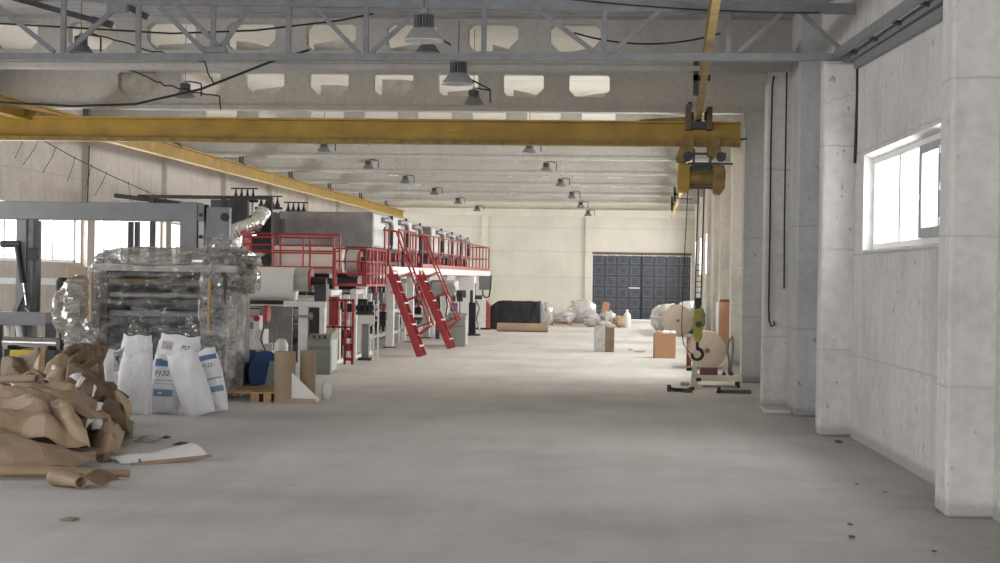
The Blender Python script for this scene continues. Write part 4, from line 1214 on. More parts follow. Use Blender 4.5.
# consoles
def console(x0, x1, y0, y1, hgt, label, screen=False):
    t = thing('control_console', label, 'console', ((x0 + x1) / 2, y0, 0))
    MB().prism([(y0, 0), (y1, 0), (y1, hgt + .08), (y0 + .10, hgt), (y0 - .05, hgt - .12), (y0 - .05, hgt - .2), (y0, hgt - .26)], 'x', x0, x1).build('console_body', M['console'], t, bevel=.012)
    b = MB()
    for k in range(3):
        xx = x0 + (x1 - x0) * (.25 + .25 * k)
        b.cyl((xx, y0 + .0, hgt - .07), (xx, y0 - .02, hgt - .02), .018, 10)
        bb = MB().cyl((xx, y0 + .0, hgt - .07), (xx, y0 - .02, hgt - .02), .018, 10).build('push_button', M['black' if k != 1 else 'red'], t)
    MB().box(x1 - .012, x1 + .004, y0 + .08, y1 - .06, .06, hgt - .1).build('side_door', M['dryer_side'], t)
    return t
console(-5.66, -5.28, 29.25, 29.95, .68, 'grey green control console right of the upright cardboard cores')
t = console(-4.78, -4.30, 42.0, 42.55, .72, 'grey control console with small blue screen beside the farther stair')
MB().box(-4.72, -4.50, 42.25, 42.35, .80, 1.08).build('screen_housing', M['dryer_side'], t, bevel=.01)
MB().box(-4.69, -4.53, 42.24, 42.25, .84, 1.04).build('screen', M['screen'], t)
MB().box(-4.56, -4.42, 42.4, 42.5, 1.08, 1.32).box(-4.5, -4.48, 42.4, 42.5, .75, 1.08).build('black_monitor', M['black'], t)

# coating units between the posts
def coater(y, label, red=True, k=1.0):
    t = thing('coating_unit', label, 'coating unit', (-6.4, y, 0), 'coating units under the line')
    for (yy, z1, wv) in ((y, 1.30, .14), (y + .9, 1.36, .14), (y + 1.9, 1.30, .12)):
        MB().box(-5.92, -5.80, yy, yy + wv, .06, z1).build('unit_post', M['white_paint'], t, bevel=.008)
        MB().box(-7.7, -7.58, yy, yy + wv, .06, z1).build('unit_post', M['white_paint'], t, bevel=.008)
    MB().box(-5.93, -5.79, y - .1, y + 2.3, .0, .07).build('base_rail', M['white_paint'], t)
    MB().box(-5.92, -5.80, y - .05, y + 1.1, 1.30, 1.40).build('top_rail', M['white_paint'], t, bevel=.008)
    MB().box(-5.95, -5.83, y + .35, y + .7, .1, 1.42).build('grey_column', M['console'], t, bevel=.01)
    for (yy, z, r, m) in ((y + .3, 1.15, .11, 'chrome'), (y + .75, .9, .14, 'steel_blue'), (y + 1.3, 1.12, .10, 'chrome'), (y + 1.2, .62, .12, 'steel_grey'), (y + 1.75, .8, .09, 'chrome'), (y + .4, .5, .1, 'steel_dark')):
        MB().cyl((-7.6, yy, z), (-5.86, yy, z), r, 20).build('unit_roller', M[m], t)
    for (yy, z) in ((y + .25, 1.12), (y + 1.5, 1.05), (y + 1.2, .55)):
        MB().cyl((-5.86, yy, z), (-5.62, yy, z), .085, 16).build('drive_motor', M['black'], t)
        MB().cyl((-5.84, yy + .2, z - .12), (-5.78, yy + .2, z - .12), .12, 20).build('drive_wheel', M['red_dull'], t)
    MB().box(-7.5, -5.98, y + .2, y + 1.8, .06, .36).build('drip_tray', M['steel_dark'], t)
    if red:
        yy = y - .12
        for x in (-5.74, -5.52, -5.38):
            MB().box(x - .022, x + .022, yy - .02, yy + .02, .03, 1.24).build('guard_post', M['red'], t)
        for z in (.72, 1.22):
            MB().bar((-5.94, yy, z), (-5.36, yy, z), .04).build('guard_bar', M['red'], t)
        MB().bar((-5.52, yy, .5), (-5.38, yy + .02, .75), .04).box(-5.52, -5.38, yy - .02, yy + .02, .28, .42).box(-5.52, -5.38, yy - .02, yy + .02, .1, .16).build('guard_brace', M['red'], t)
        MB().box(-5.84, -5.66, yy + .05, yy + .25, .75, 1.28).build('red_cover', M['red_dull'], t)
    return t
coater(32.2, 'nearest coating unit with red guard frame and dark motors beside the grey green console')
coater(35.0, 'coating unit beneath the side catwalk just left of the first stair', red=False)
t = thing('motor_stand', 'white motor stand with dark motor and ladder frame left of the first stair', 'motor stand', (-5.55, 34.4, 0))
MB().box(-5.66, -5.36, 34.3, 34.6, .72, .90).build('stand_head', M['white_paint'], t, bevel=.01)
MB().box(-5.58, -5.44, 34.35, 34.5, .05, .72).build('stand_column', M['console'], t, bevel=.01)
MB().box(-5.64, -5.38, 34.28, 34.6, 0, .05).build('stand_foot', M['steel_dark'], t)
for k in range(3):
    MB().cyl((-5.62 + .11 * k, 34.25, 1.04), (-5.62 + .11 * k, 34.6, 1.04), .075, 14).build('stand_motor', M['black'], t)
MB().box(-5.69, -5.33, 34.3, 34.55, .90, .97).build('motor_plate', M['steel_dark'], t)
for x in (-5.34, -5.25):
    MB().box(x - .015, x + .015, 34.3, 34.33, 0, 1.2).build('ladder_post', M['white_paint'], t)
for k in range(4):
    MB().bar((-5.34, 34.31, .2 + .3 * k), (-5.25, 34.31, .2 + .3 * k), .025).build('ladder_rung', M['white_paint'], t)
# roller trains beneath the hoods
def train(y0, y1, label):
    t = thing('roller_train', label, 'roller train', (-7.0, y0, 0), 'roller trains under the mezzanine')
    MB().box(-6.22, -6.14, y0, y1, .25, .33).box(-7.9, -7.82, y0, y1, .25, .33).box(-6.22, -6.14, y0, y1, .78, .86).box(-7.9, -7.82, y0, y1, .78, .86).build('train_frame', M['dryer_side'], t)
    for y in (y0 + .1, y1 - .1):
        for x in (-6.24, -7.92):
            MB().box(x, x + .12, y - .05, y + .05, 0, 1.5).build('train_leg', M['white_paint'], t)
    n = int((y1 - y0) / .55)
    for k in range(n):
        y = y0 + .3 + k * .55
        for z in (.42, .95, 1.35):
            MB().cyl((-7.85, y, z), (-6.15, y, z), .075, 14).build('train_roller', M['chrome' if (k + int(z * 10)) % 3 else 'steel_dark'], t)
    MB().box(-7.8, -6.3, y0 + .1, y1 - .1, 1.48, 1.6).build('upper_tray', M['steel_dark'], t)
    MB().box(-7.98, -7.93, y0, y1, .1, 1.72).build('light_block_panel', M['steel_dark'], t)  # added dark panel that blocks light from behind the rollers
    for k in range(int((y1 - y0) / 1.3)):
        y = y0 + .7 + 1.3 * k
        z = (1.2, .75, 1.05)[k % 3]
        m_ = MB().cyl((-6.14, y, z), (-5.96, y, z), .10, 16).build('drive_motor', M['black' if k % 2 else 'steel_blue'], t)
        MB().cyl((-6.10, y + .3, z + .15), (-6.05, y + .3, z + .15), .11, 18).build('drive_pulley', M['red_dull'], m_)
        MB().box(-6.3, -6.2, y - .3, y + .3, 1.0, 1.5).build('side_cover', M['steel_dark' if k % 2 else 'console'], t)
    return t
train(38.2, 43.6, 'dark roller train under the front bank of hoods, behind the nearer stair')
train(44.6, 50.8, 'dark roller train under the mezzanine behind the farther stair')
# far end equipment under the mezzanine
t = thing('printing_head', 'light grey machine head under the far half of the mezzanine', 'machine head', (-5.5, 47.0, 0))
MB().box(-5.75, -5.05, 46.6, 47.4, 1.15, 1.58).build('head_body', M['dryer_side'], t, bevel=.05)
MB().cyl((-5.2, 46.5, 1.35), (-5.2, 46.6, 1.35), .16, 24).build('head_flange', M['chrome'], t)
MB().box(-5.6, -5.5, 46.8, 47.0, 0, 1.15).box(-5.2, -5.08, 46.8, 47.0, 0, 1.15).build('head_leg', M['steel_dark'], t)
MB().cyl((-5.05, 46.9, 1.22), (-4.8, 46.9, 1.22), .10, 16).build('head_motor', M['steel_dark'], t)
for k in range(3):
    MB().tube([(-5.5 + .2 * k, 46.55, 1.2), (-5.45 + .2 * k, 46.5, .9), (-5.5 + .2 * k, 46.55, .6)], .02, 6).build('head_hose', M['black'], t)
t = thing('pump_column', 'black pump column standing between the far console and the end cabinet', 'pump', (-4.9, 50, 0))
MB().box(-5.02, -4.82, 49.9, 50.1, .05, .95).build('column_body', M['black'], t, bevel=.02)
MB().cyl((-4.95, 50, .95), (-4.95, 50, 1.3), .05, 12).cyl((-4.85, 50, 1.1), (-4.65, 50, 1.1), .06, 12).build('column_pipe', M['steel_dark'], t)
MB().box(-5.1, -4.7, 49.8, 50.2, 0, .05).build('column_base', M['steel_dark'], t)
MB().tube([(-4.8, 49.85, 1.0), (-4.7, 49.8, .8), (-4.78, 49.8, .5), (-4.7, 49.8, .2)], .03, 8).build('column_hose', M['chrome'], t)
t = thing('white_pillar_unit', 'tall pale machine pillar under the mezzanine near its far end', 'machine pillar', (-5.5, 53, 0))
MB().box(-5.65, -5.15, 52.8, 53.4, 0, 1.7).build('pillar_body', M['white_paint'], t, bevel=.02)
MB().box(-5.15, -5.12, 52.9, 53.2, .5, 1.5).build('pillar_panel', M['steel_grey'], t)
t = thing('electric_cabinet', 'white cabinet with red edge standing at the end of the line', 'cabinet', (-5.2, 56, 0))
MB().box(-5.42, -5.06, 55.8, 56.3, .06, .98).build('cabinet_body', M['white_paint'], t, bevel=.01)
MB().prism([(-5.06, .06), (-4.96, .06), (-4.96, .80), (-5.06, .96)], 'y', 55.8, 56.3).build('red_edge', M['red_dull'], t)
MB().box(-5.44, -4.94, 55.78, 56.32, 0, .06).build('cabinet_plinth', M['black'], t)
t = thing('switch_box', 'dark grey switch panel hung below the far end of the mezzanine', 'switch panel', (-5.2, 57.2, 1.2))
MB().box(-5.42, -5.06, 57.1, 57.4, 1.26, 1.72).build('panel_box', M['steel_grey'], t, bevel=.01)
MB().tube([(-5.3, 57.15, 1.27), (-5.28, 57.12, 1.08), (-5.18, 57.1, 1.0), (-5.08, 57.1, 1.05), (-5.04, 57.1, 1.3), (-5.02, 57.1, 1.75)], .025, 8).build('panel_cable', M['black'], t)

# ------------------------------------------------------------------ heap of torn kraft paper at the left
def cr(p0, p1, p2, p3, t):
    return .5 * ((2 * p1) + (-p0 + p2) * t + (2 * p0 - 5 * p1 + 4 * p2 - p3) * t * t + (-p0 + 3 * p1 - 3 * p2 + p3) * t ** 3)
def tri(x):
    x = x % 1.0
    return 4 * abs(x - .5) - 1
def patch(rows, nu=5, nv=5, amp=.03, seed=0, freq=1.6, ragged=0.0, smooth=False):
    """creased sheet through a grid of control points (Catmull-Rom), with sharp folds"""
    R_, C_ = len(rows), len(rows[0])
    P = [[Vector(p) for p in row] for row in rows]
    nu, nv = nu + 2, nv + 2
    rnd = random.Random(seed)
    folds = [(Vector((rnd.uniform(-1, 1), rnd.uniform(-1, 1), rnd.uniform(-1, 1))).normalized() * rnd.uniform(.6, 2.4) * freq, rnd.random(), rnd.uniform(.3, 1)) for _ in range(7)]
    def ev(arr, t):
        n = len(arr)
        i = min(int(t), n - 2)
        f = t - i
        return cr(arr[max(i - 1, 0)], arr[i], arr[i + 1], arr[min(i + 2, n - 1)], f)
    out = []
    for a in range((R_ - 1) * nv + 1):
        line = [ev([P[r][c] for r in range(R_)], a / nv) for c in range(C_)]
        row = []
        for b in range((C_ - 1) * nu + 1):
            q = ev(line, b / nu)
            d = sum(w_ * tri(q.dot(v) + ph) for v, ph, w_ in folds)
            e = noise.noise_vector(q * 3.0 + Vector((seed, 0, 0)))
            edge = (a in (0, (R_ - 1) * nv)) or (b in (0, (C_ - 1) * nu))
            row.append(q + Vector((.3, -.6, .75)) * amp * d * .75 + e * amp * .55 + (e.yzx * ragged if edge else Vector((0, 0, 0))))
        for k, q in enumerate(row):
            if q.z < .006: row[k] = Vector((q.x, q.y, .006 + .004 * abs(noise.noise(q * 9))))
        out.append(row)
    return MB().grid(out)
def paper(name, rows, m, label, cat='paper', solid=.004, group=None, **kw):
    o = patch(rows, **kw).build(name, M[m], solid=solid, angle=6)
    return tag(o, label, cat, group)
A = at
HG = 'sheets of the torn kraft heap'
# front flat wedge sheet
paper('kraft_sheet', [[A(-30, 466, 14.0), A(15, 467, 14.0), A(50, 466, 14.1), A(78, 464, 14.3), A(94, 460, 14.6)],
                      [A(-30, 445, 14.6), A(10, 447, 14.4), A(45, 449, 14.4), A(75, 456, 14.6), A(95, 456, 14.8)],
                      [A(-30, 433, 15.3), A(8, 435, 15.0), A(30, 440, 15.0), A(70, 450, 15.1), A(96, 453, 15.2)]], 'kraft', 'flat kraft sheet tapering to a point at the front of the heap', amp=.02, seed=2, group=HG)
# big draped sheet with deep folds
paper('kraft_sheet', [[A(-40, 432, 15.2), A(5, 434, 15.2), A(40, 437, 15.2), A(70, 446, 15.1), A(88, 447, 15.2)],
                      [A(-40, 412, 15.6), A(8, 420, 15.4), A(42, 418, 15.35), A(66, 430, 15.3), A(82, 440, 15.3)],
                      [A(-40, 398, 16.2), A(10, 400, 16.0), A(40, 399, 15.8), A(52, 414, 15.8), A(76, 424, 15.7)],
                      [A(-40, 388, 16.8), A(6, 390, 16.6), A(32, 390, 16.5), A(50, 398, 16.4), A(70, 408, 16.3)]], 'kraft', 'largest kraft sheet draped in deep folds over the middle of the heap', amp=.045, seed=5, freq=1.4, group=HG)
# long band across the top of the mound
paper('kraft_sheet', [[A(30, 392, 16.5), A(48, 400, 16.3), A(64, 410, 16.2), A(92, 420, 16.2), A(112, 428, 16.4)],
                      [A(12, 386, 16.8), A(40, 388, 16.6), A(66, 398, 16.4), A(88, 408, 16.4), A(108, 416, 16.6)],
                      [A(6, 384, 17.2), A(36, 384, 17.0), A(70, 384, 16.8), A(78, 392, 16.8), A(90, 398, 16.9)]], 'kraft', 'kraft band folded across the upper right shoulder of the heap', amp=.03, seed=9, group=HG)
paper('kraft_sheet', [[A(70, 446, 15.25), A(82, 444, 15.2), A(90, 446, 15.2)], [A(56, 420, 15.5), A(70, 418, 15.3), A(86, 430, 15.3)], [A(50, 398, 16.2), A(66, 402, 16.0), A(74, 414, 15.9)]], 'kraft_light', 'upright kraft fold with pale edge facing right at the heap front', amp=.03, seed=13, group=HG)
# dark torn back pieces
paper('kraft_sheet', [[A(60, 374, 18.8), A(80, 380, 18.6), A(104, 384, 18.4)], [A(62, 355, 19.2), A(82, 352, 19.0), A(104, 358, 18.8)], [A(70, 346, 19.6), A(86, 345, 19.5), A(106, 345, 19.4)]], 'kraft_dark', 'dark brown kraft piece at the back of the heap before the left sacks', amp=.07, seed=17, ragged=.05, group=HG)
paper('kraft_sheet', [[A(42, 378, 18.0), A(55, 384, 17.8), A(68, 384, 17.6)], [A(46, 366, 18.4), A(58, 364, 18.2), A(66, 372, 18.0)], [A(56, 354, 18.8), A(62, 352, 18.7), A(68, 360, 18.6)]], 'kraft', 'small kraft flap rising behind the thin wooden lath', amp=.04, seed=21, group=HG)
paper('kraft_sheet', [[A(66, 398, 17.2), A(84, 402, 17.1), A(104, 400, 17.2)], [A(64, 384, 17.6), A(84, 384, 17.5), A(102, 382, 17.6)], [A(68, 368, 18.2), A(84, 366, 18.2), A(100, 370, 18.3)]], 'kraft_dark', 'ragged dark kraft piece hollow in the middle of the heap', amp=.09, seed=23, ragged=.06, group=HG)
paper('kraft_sheet', [[A(96, 432, 16.5), A(112, 434, 16.4), A(130, 436, 16.5)], [A(94, 416, 16.9), A(108, 410, 16.7), A(124, 418, 16.7)], [A(94, 398, 17.3), A(106, 390, 17.2), A(116, 400, 17.2)]], 'kraft_dark', 'crumpled dark kraft lump under the curled tan flap', amp=.08, seed=27, ragged=.05, group=HG)
paper('kraft_sheet', [[A(121, 420, 16.9), A(126, 420, 16.9), A(133, 414, 17.0)], [A(117, 403, 17.1), A(124, 404, 16.9), A(131, 403, 17.0)], [A(113, 391, 17.4), A(119, 391, 17.2), A(124, 395, 17.3)]], 'kraft_light', 'curled tan flap at the right edge of the heap in front of the sacks', amp=.015, seed=31, group=HG)
paper('kraft_sheet', [[A(92, 452, 15.5), A(106, 452, 15.5), A(121, 447, 15.8)], [A(93, 440, 15.8), A(108, 432, 15.6), A(122, 440, 15.9)], [A(90, 430, 16.2), A(104, 424, 16.1), A(116, 434, 16.2)]], 'kraft', 'small shiny crumpled kraft ball at the right foot of the heap', amp=.06, seed=33, ragged=.04, group=HG)
paper('kraft_sheet', [[A(97, 462, 15.1), A(103, 463, 15.1), A(112, 460, 15.2)], [A(96, 454, 15.3), A(104, 450, 15.2), A(112, 455, 15.3)]], 'kraft_dark', 'tiny crushed kraft scrap touching the left end of the white sheet', amp=.04, seed=34, ragged=.03, group=HG)
paper('kraft_sheet', [[A(118, 436, 16.4), A(128, 436, 16.4), A(135, 435, 16.6)], [A(114, 428, 16.8), A(124, 424, 16.7), A(133, 426, 16.8)]], 'kraft_dark', 'thin dark curled scrap at the right foot of the heap behind the white sheet', amp=.04, seed=36, ragged=.03, group=HG)
paper('kraft_sheet', [[A(6, 386, 18.6), A(22, 384, 18.4), A(38, 384, 18.2), A(48, 392, 17.9)], [A(2, 372, 19.0), A(20, 370, 18.8), A(34, 362, 18.8), A(44, 376, 18.4)], [A(2, 362, 19.4), A(22, 360, 19.3), A(40, 350, 19.3), A(46, 366, 19.0)]], 'kraft_dark', 'dark kraft piece at the left back of the heap below the yellow board', amp=.06, seed=39, ragged=.03, group=HG)
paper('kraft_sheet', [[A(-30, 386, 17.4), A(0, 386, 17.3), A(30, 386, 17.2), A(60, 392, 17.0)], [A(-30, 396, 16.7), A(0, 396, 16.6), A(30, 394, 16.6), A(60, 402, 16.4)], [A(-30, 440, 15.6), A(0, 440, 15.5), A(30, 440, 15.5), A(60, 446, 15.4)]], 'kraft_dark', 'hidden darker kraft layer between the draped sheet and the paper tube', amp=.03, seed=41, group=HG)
# packed core of the heap that carries the sheets
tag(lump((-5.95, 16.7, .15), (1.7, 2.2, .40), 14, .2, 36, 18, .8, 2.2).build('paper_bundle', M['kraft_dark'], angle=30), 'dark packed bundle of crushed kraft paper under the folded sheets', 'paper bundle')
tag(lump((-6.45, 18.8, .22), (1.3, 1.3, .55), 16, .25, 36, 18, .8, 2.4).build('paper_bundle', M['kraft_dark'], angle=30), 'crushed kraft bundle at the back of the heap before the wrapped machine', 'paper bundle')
WG = 'white torn scraps in the heap'
for k, (pts, lab) in enumerate((([(68, 378, 17.4), (77, 382, 17.3), (74, 374, 17.6), (82, 374, 17.5)], 'white torn scrap, largest in the dark hollow of the heap'),
                                ([(76, 386, 17.2), (80, 386, 17.2), (82, 375, 17.4), (86, 378, 17.4)], 'narrow white torn scrap right of the largest one in the hollow'),
                                ([(50, 370, 18.2), (57, 372, 18.1), (52, 362, 18.4), (58, 365, 18.3)], 'white torn scrap beside the small flap near the wooden lath'),
                                ([(92, 396, 16.9), (94, 396, 16.9), (95, 384, 17.1), (97, 388, 17.1)], 'thin upright white strip above the right shoulder of the heap'),
                                ([(96, 412, 16.5), (101, 409, 16.5), (97, 402, 16.7), (102, 404, 16.7)], 'small white corner scrap below the thin upright white strip'),
                                ([(92, 428, 16.0), (102, 430, 15.9), (92, 421, 16.2), (102, 421, 16.2)], 'grey white scrap at the right foot of the heap'),
                                ([(85, 428, 15.6), (89, 422, 15.6), (87, 419, 15.8), (92, 420, 15.8)], 'slim tan white scrap leaning on the right side of the heap'))):
    a_, b_, c_, d_ = [A(*p) for p in pts]
    paper('paper_scrap', [[a_, a_.lerp(b_, .5), b_], [a_.lerp(c_, .5), a_.lerp(d_, .5) + Vector((0, -.03, .02)), b_.lerp(d_, .5)], [c_, c_.lerp(d_, .5), d_]], 'paper', lab, amp=.015, seed=50 + k, ragged=.02, nu=4, nv=4, solid=.002, group=WG)
# paper tubes at the front and on top
def ptube(a, b, r0, r1, m, label, name='paper_tube', seed=0):
    a, b = Vector(a), Vector(b)
    n = 14
    pts = [a.lerp(b, k / n) for k in range(n + 1)]
    d = (b - a).normalized()
    e = d.cross(Vector((0, 0, 1))).normalized()
    g = d.cross(e)
    P = []
    for i, p in enumerate(pts):
        r = r0 + (r1 - r0) * i / n
        row = []
        for k in range(30):
            th = 2 * PI * k / 24
            rr = r * (1 - .06 * k / 30 + .10 * noise.noise(Vector((math.cos(th) * 1.4, math.sin(th) * 1.4, i * .3 + seed))))
            row.append(p + e * math.cos(th) * rr + g * math.sin(th) * rr * .8)
        P.append(row)
    return tag(MB().grid(P).build(name, M[m], solid=.004, angle=40, fixn=False), label, 'paper tube')
ptube(Vector((-5.35, 13.75, .075)), Vector((-4.17, 14.0, .045)), .075, .035, 'kraft', 'long kraft paper tube lying at the very front of the heap', seed=1)
ptube(Vector((-4.60, 13.45, .07)), Vector((-4.33, 13.25, .055)), .085, .055, 'kraft', 'short torn kraft tube with open dark end in front of the heap', seed=4)
a_, b_ = A(-25, 380, 17.6), A(38, 379, 17.4)
ptube(a_, b_, .055, .055, 'core', 'kraft tube with dark open end lying across the left top of the heap', seed=7)
paper('kraft_scrap', [[Vector((-4.40, 13.35, .03)), Vector((-4.30, 13.3, .10)), Vector((-4.20, 13.4, .03))], [Vector((-4.42, 13.6, .05)), Vector((-4.28, 13.6, .12)), Vector((-4.15, 13.65, .04))]], 'kraft_dark', 'small ragged scrap at the end of the short torn tube', amp=.03, seed=61, ragged=.03)
# wooden lath, yellow board and card at the back left
tag(MB().bar(A(42, 374, 18.6), A(43, 348, 18.9), .05, .02).build('wooden_lath', M['wood']), 'thin wooden lath standing upright in the back of the heap', 'lath')
tag(MB().prism([(A(4, 359, 20).x, 0.0), (A(34, 359, 20).x, 0.0), (A(38, 350, 20).x, A(38, 350, 20).z), (A(10, 350, 20).x, A(10, 350, 20).z)], 'y', 20.0, 20.03).build('yellow_board', M['yellow_bright'], smooth=False), 'yellow painted panel at the back left of the heap under the steel roller', 'panel')
tag(MB().prism([(A(7, 366, 19.7).x, A(7, 366, 19.7).z), (A(18, 364, 19.7).x, A(18, 364, 19.7).z), (A(28, 357, 19.7).x, A(28, 357, 19.7).z), (A(11, 356, 19.7).x, A(11, 356, 19.7).z)], 'y', 19.98, 20.0).build('grey_card', M['console'], smooth=False), 'grey green card lying on the yellow board', 'card')
paper('kraft_sheet', [[A(30, 376, 18.9), A(36, 378, 18.8), A(40, 376, 18.8)], [A(34, 366, 19.0), A(38, 362, 18.9), A(41, 364, 18.9)], [A(39, 356, 19.2), A(40, 355, 19.2), A(41, 356, 19.1)]], 'kraft_light', 'small pinkish tan flap left of the wooden lath', amp=.02, seed=65, group=HG)
# white-lined curled sheet on the floor
fl_, fr_, bl_, br_ = A(121, 466, 15.05), A(207, 456, 15.5), A(108, 458, 15.35), A(191, 446.5, 15.8)
rows = []
for i in range(5):
    f_ = i / 4
    bow = Vector((0, 0, .03 * math.sin(PI * f_)))
    l0, l1 = fl_.lerp(bl_, f_) + bow, fr_.lerp(br_, f_) + bow
    rows.append([l0.lerp(l1, k / 4) + Vector((0, 0, .01 * math.sin(k * 2.1))) for k in range(5)])
wsh = paper('lined_sheet', rows, 'paper', 'white lined paper sheet curled up on the floor right of the heap', 'paper sheet', amp=.012, seed=71, freq=.8)
o = ptube(A(132, 466, 15.0), A(211, 455.5, 15.5), .034, .010, 'kraft', None, name='kraft_roll_edge', seed=9)
for key in ('category', 'label'):
    if key in o: del o[key]
o.parent = wsh
o.location = o.location - wsh.location
o = MB().tube([A(140, 461.5, 15.15), A(138, 457, 15.3), A(139, 453, 15.5)], .009, 6).build('black_strip', M['ink'], wsh)
FG = 'dark scraps lying about on the open floor'
for k, (px, py, wpx, lab) in enumerate(((180, 445, 13, 'dark ragged scrap just behind the white lined sheet'), (148, 441, 22, 'flat grey torn scrap between heap and sacks'), (166, 438, 8, 'tiny dark scrap right of the flat grey torn one'),
                                         (70, 520, 14, 'tan flake lying alone on the floor below the heap'), (885, 494, 4, 'small dark chip nearest the tall pillar on the right'), (857, 485, 3, 'smallest dark chip by the right wall'), (852, 539, 6, 'dark chip by the bottom edge at the right'), (850, 525, 5, 'dark speck just above the chip at the bottom right'), (934, 553, 5, 'brown chip at the bottom edge right of the others'), (838, 443, 7, 'dark chip in front of the white column base'),
                                         (640, 352, 10, 'flat grey scrap between the two far boxes'), (630, 350, 7, 'thin scrap right of the dented far box'))):
    dvec = A(px, py, 10) - Vector((0, 0, H))
    g0 = Vector((0, 0, H)) + dvec * (H / -dvec.z)
    wd = wpx * g0.y / 1750
    c_ = [[g0 + Vector((wd * (j - 1) / 2, wd * .9 * (i - 1) / 2 * 1.6, .012 + .02 * (i == 1 and j == 1) * wd * 8)) for j in range(3)] for i in range(3)]
    paper('floor_scrap', c_, 'kraft' if k == 3 else ('silver_tape' if k in (1, 10, 11) else 'steel_dark'), lab, 'scrap', amp=.02 * min(1, wd * 6), seed=80 + k, ragged=wd * .25, nu=4, nv=4, solid=.003, group=FG)

# ------------------------------------------------------------------ far end of the hall
t = thing('tarped_pile', 'black tarp covered bale stack near the end wall right of the line', 'tarped pile', (-3.8, 57, 0))
b = MB()
P = []
for i in range(15):
    row = []
    for j in range(31):
        u, v = j / 30, i / 14
        # profile over the pile: front skirt, top, back skirt
        s_ = v * 3
        if s_ < 1: y, z = 56.4, .92 * s_
        elif s_ < 2: y, z = 56.4 + .9 * (s_ - 1), .92
        else: y, z = 57.3, .92 * (3 - s_)
        x = -4.98 + 1.62 * u
        sl_ = max(0, (.16 - u)) * 2.2
        z = z * (1 - .55 * sl_) + .03 * noise.noise(Vector((x * 4, y * 3, z * 4)))
        y += .05 * noise.noise(Vector((x * 6, z * 2, 3)))
        row.append((x, y, max(.005, z)))
    P.append(row)
b.grid(P)
b.add([P[i][0] for i in range(15)], [tuple(range(15))])
b.add([P[i][30] for i in range(15)], [tuple(range(15))])
b.build('tarp', M['tarp'], t, angle=50)
MB().box(-4.9, -3.45, 56.55, 57.2, 0, .75).build('covered_load', M['kraft_dark'], t)
tag(MB().ring((-4.55, 54.2, .135), (-2.98, 54.2, .135), .135, .10, 28).build('cardboard_core', M['core']), 'long brown cardboard core lying in front of the black tarp', 'cardboard core')
BG = 'film wrapped bales by the end wall'
for k, (x, y, wx, h_, lab) in enumerate(((-3.42, 61.5, .45, .72, 'white wrapped bale directly right of the black tarp'), (-2.95, 63, .9, .46, 'low grey white wrapped bale on a pallet, second from the tarp'), (-2.25, 63.4, .95, .82, 'tallest white wrapped bale left of the gate'))):
    tag(lump((x, y, h_ / 2 + .06), (wx, 1.0, h_), 30 + k, .22, 30, 18, .7, 2.4).build('wrapped_bale', M['film_white'], angle=50), lab, 'bale', BG)
for k, (x0, x1, y, lab) in enumerate(((-3.4, -1.95, 62.4, 'low pallet edge beneath the wrapped bales'), )):
    pallet(((x0 + x1) / 2, y + .6, 0), x1 - x0, 1.1, lab)
PG = 'loose white packages before the gate'
for k, (x, y, wx, h_, lab) in enumerate(((-1.80, 61.0, .56, .44, 'white package in front of the gate, left one of the low pile'), (-1.28, 61.2, .56, .52, 'white package at the middle of the low pile before the gate'), (-.86, 61, .4, .36, 'tan white package at the right of the low pile'))):
    tag(lump((x, y, h_ / 2 + .03), (wx, .9, h_), 40 + k, .25, 26, 16, .8, 2.6).build('loose_package', M['film_white'] if k < 2 else M['kraft_light'], angle=50), lab, 'package', PG)
tag(MB().cbox((-1.36, 61.3, .66), (.24, .12, .42), ry=.2).build('cardboard_box', M['cardboard'], bevel=.006), 'orange brown carton leaning on top of the low white pile', 'carton')
t = thing('white_canister', 'white plastic canister standing right of the low pile before the gate', 'canister', (-.60, 61, 0))
MB().lathe([(0, 0), (.12, 0), (.13, .04), (.13, .42), (.09, .50), (.045, .53), (.045, .58), (0, .58)], (-.60, 61, 0), 20).build('canister_body', M['upvc'], t)
MB().cyl((-.60, 61, .58), (-.60, 61, .63), .05, 14).build('canister_cap', M['upvc'], t)

t = thing('dented_box', 'silver and brown cardboard box with white bag on top in mid hall', 'box', (-.92, 40.5, 0))
MB().box(-1.15, -.90, 40.5, 40.9, 0, .60).build('silver_side', M['silver_tape'], t, bevel=.01)
MB().box(-.90, -.69, 40.52, 40.9, 0, .60).build('brown_side', M['kraft_dark'], t, bevel=.01)
lump((-.95, 40.7, .63), (.36, .3, .16), 44, .25, 20, 12, .8).build('white_bag', M['film_white'], t, angle=50)
lump((-.80, 40.6, .60), (.26, .2, .10), 45, .25, 20, 12, .8).build('grey_bag', M['silver_tape'], t, angle=50)
t = thing('cardboard_box', 'orange brown cardboard box standing in front of the big paper rolls', 'carton', (.45, 38, 0))
MB().box(.23, .68, 37.85, 38.2, 0, .53).build('box_body', M['cardboard'], t, bevel=.004)
MB().box(.20, .235, 37.9, 38.2, 0, .52).build('box_edge', M['kraft_light'], t)
for k, (x, y, wx) in enumerate(((.33, 37.95, .16), (.47, 38.0, .2), (.61, 37.95, .14))):
    lump((x, y, .545), (wx, .2, .09), 46 + k, .3, 16, 10, .8).build('packing_paper', M['paper'] if k != 0 else M['kraft_light'], t, angle=50)
RG = 'big kraft paper rolls by the right wall'
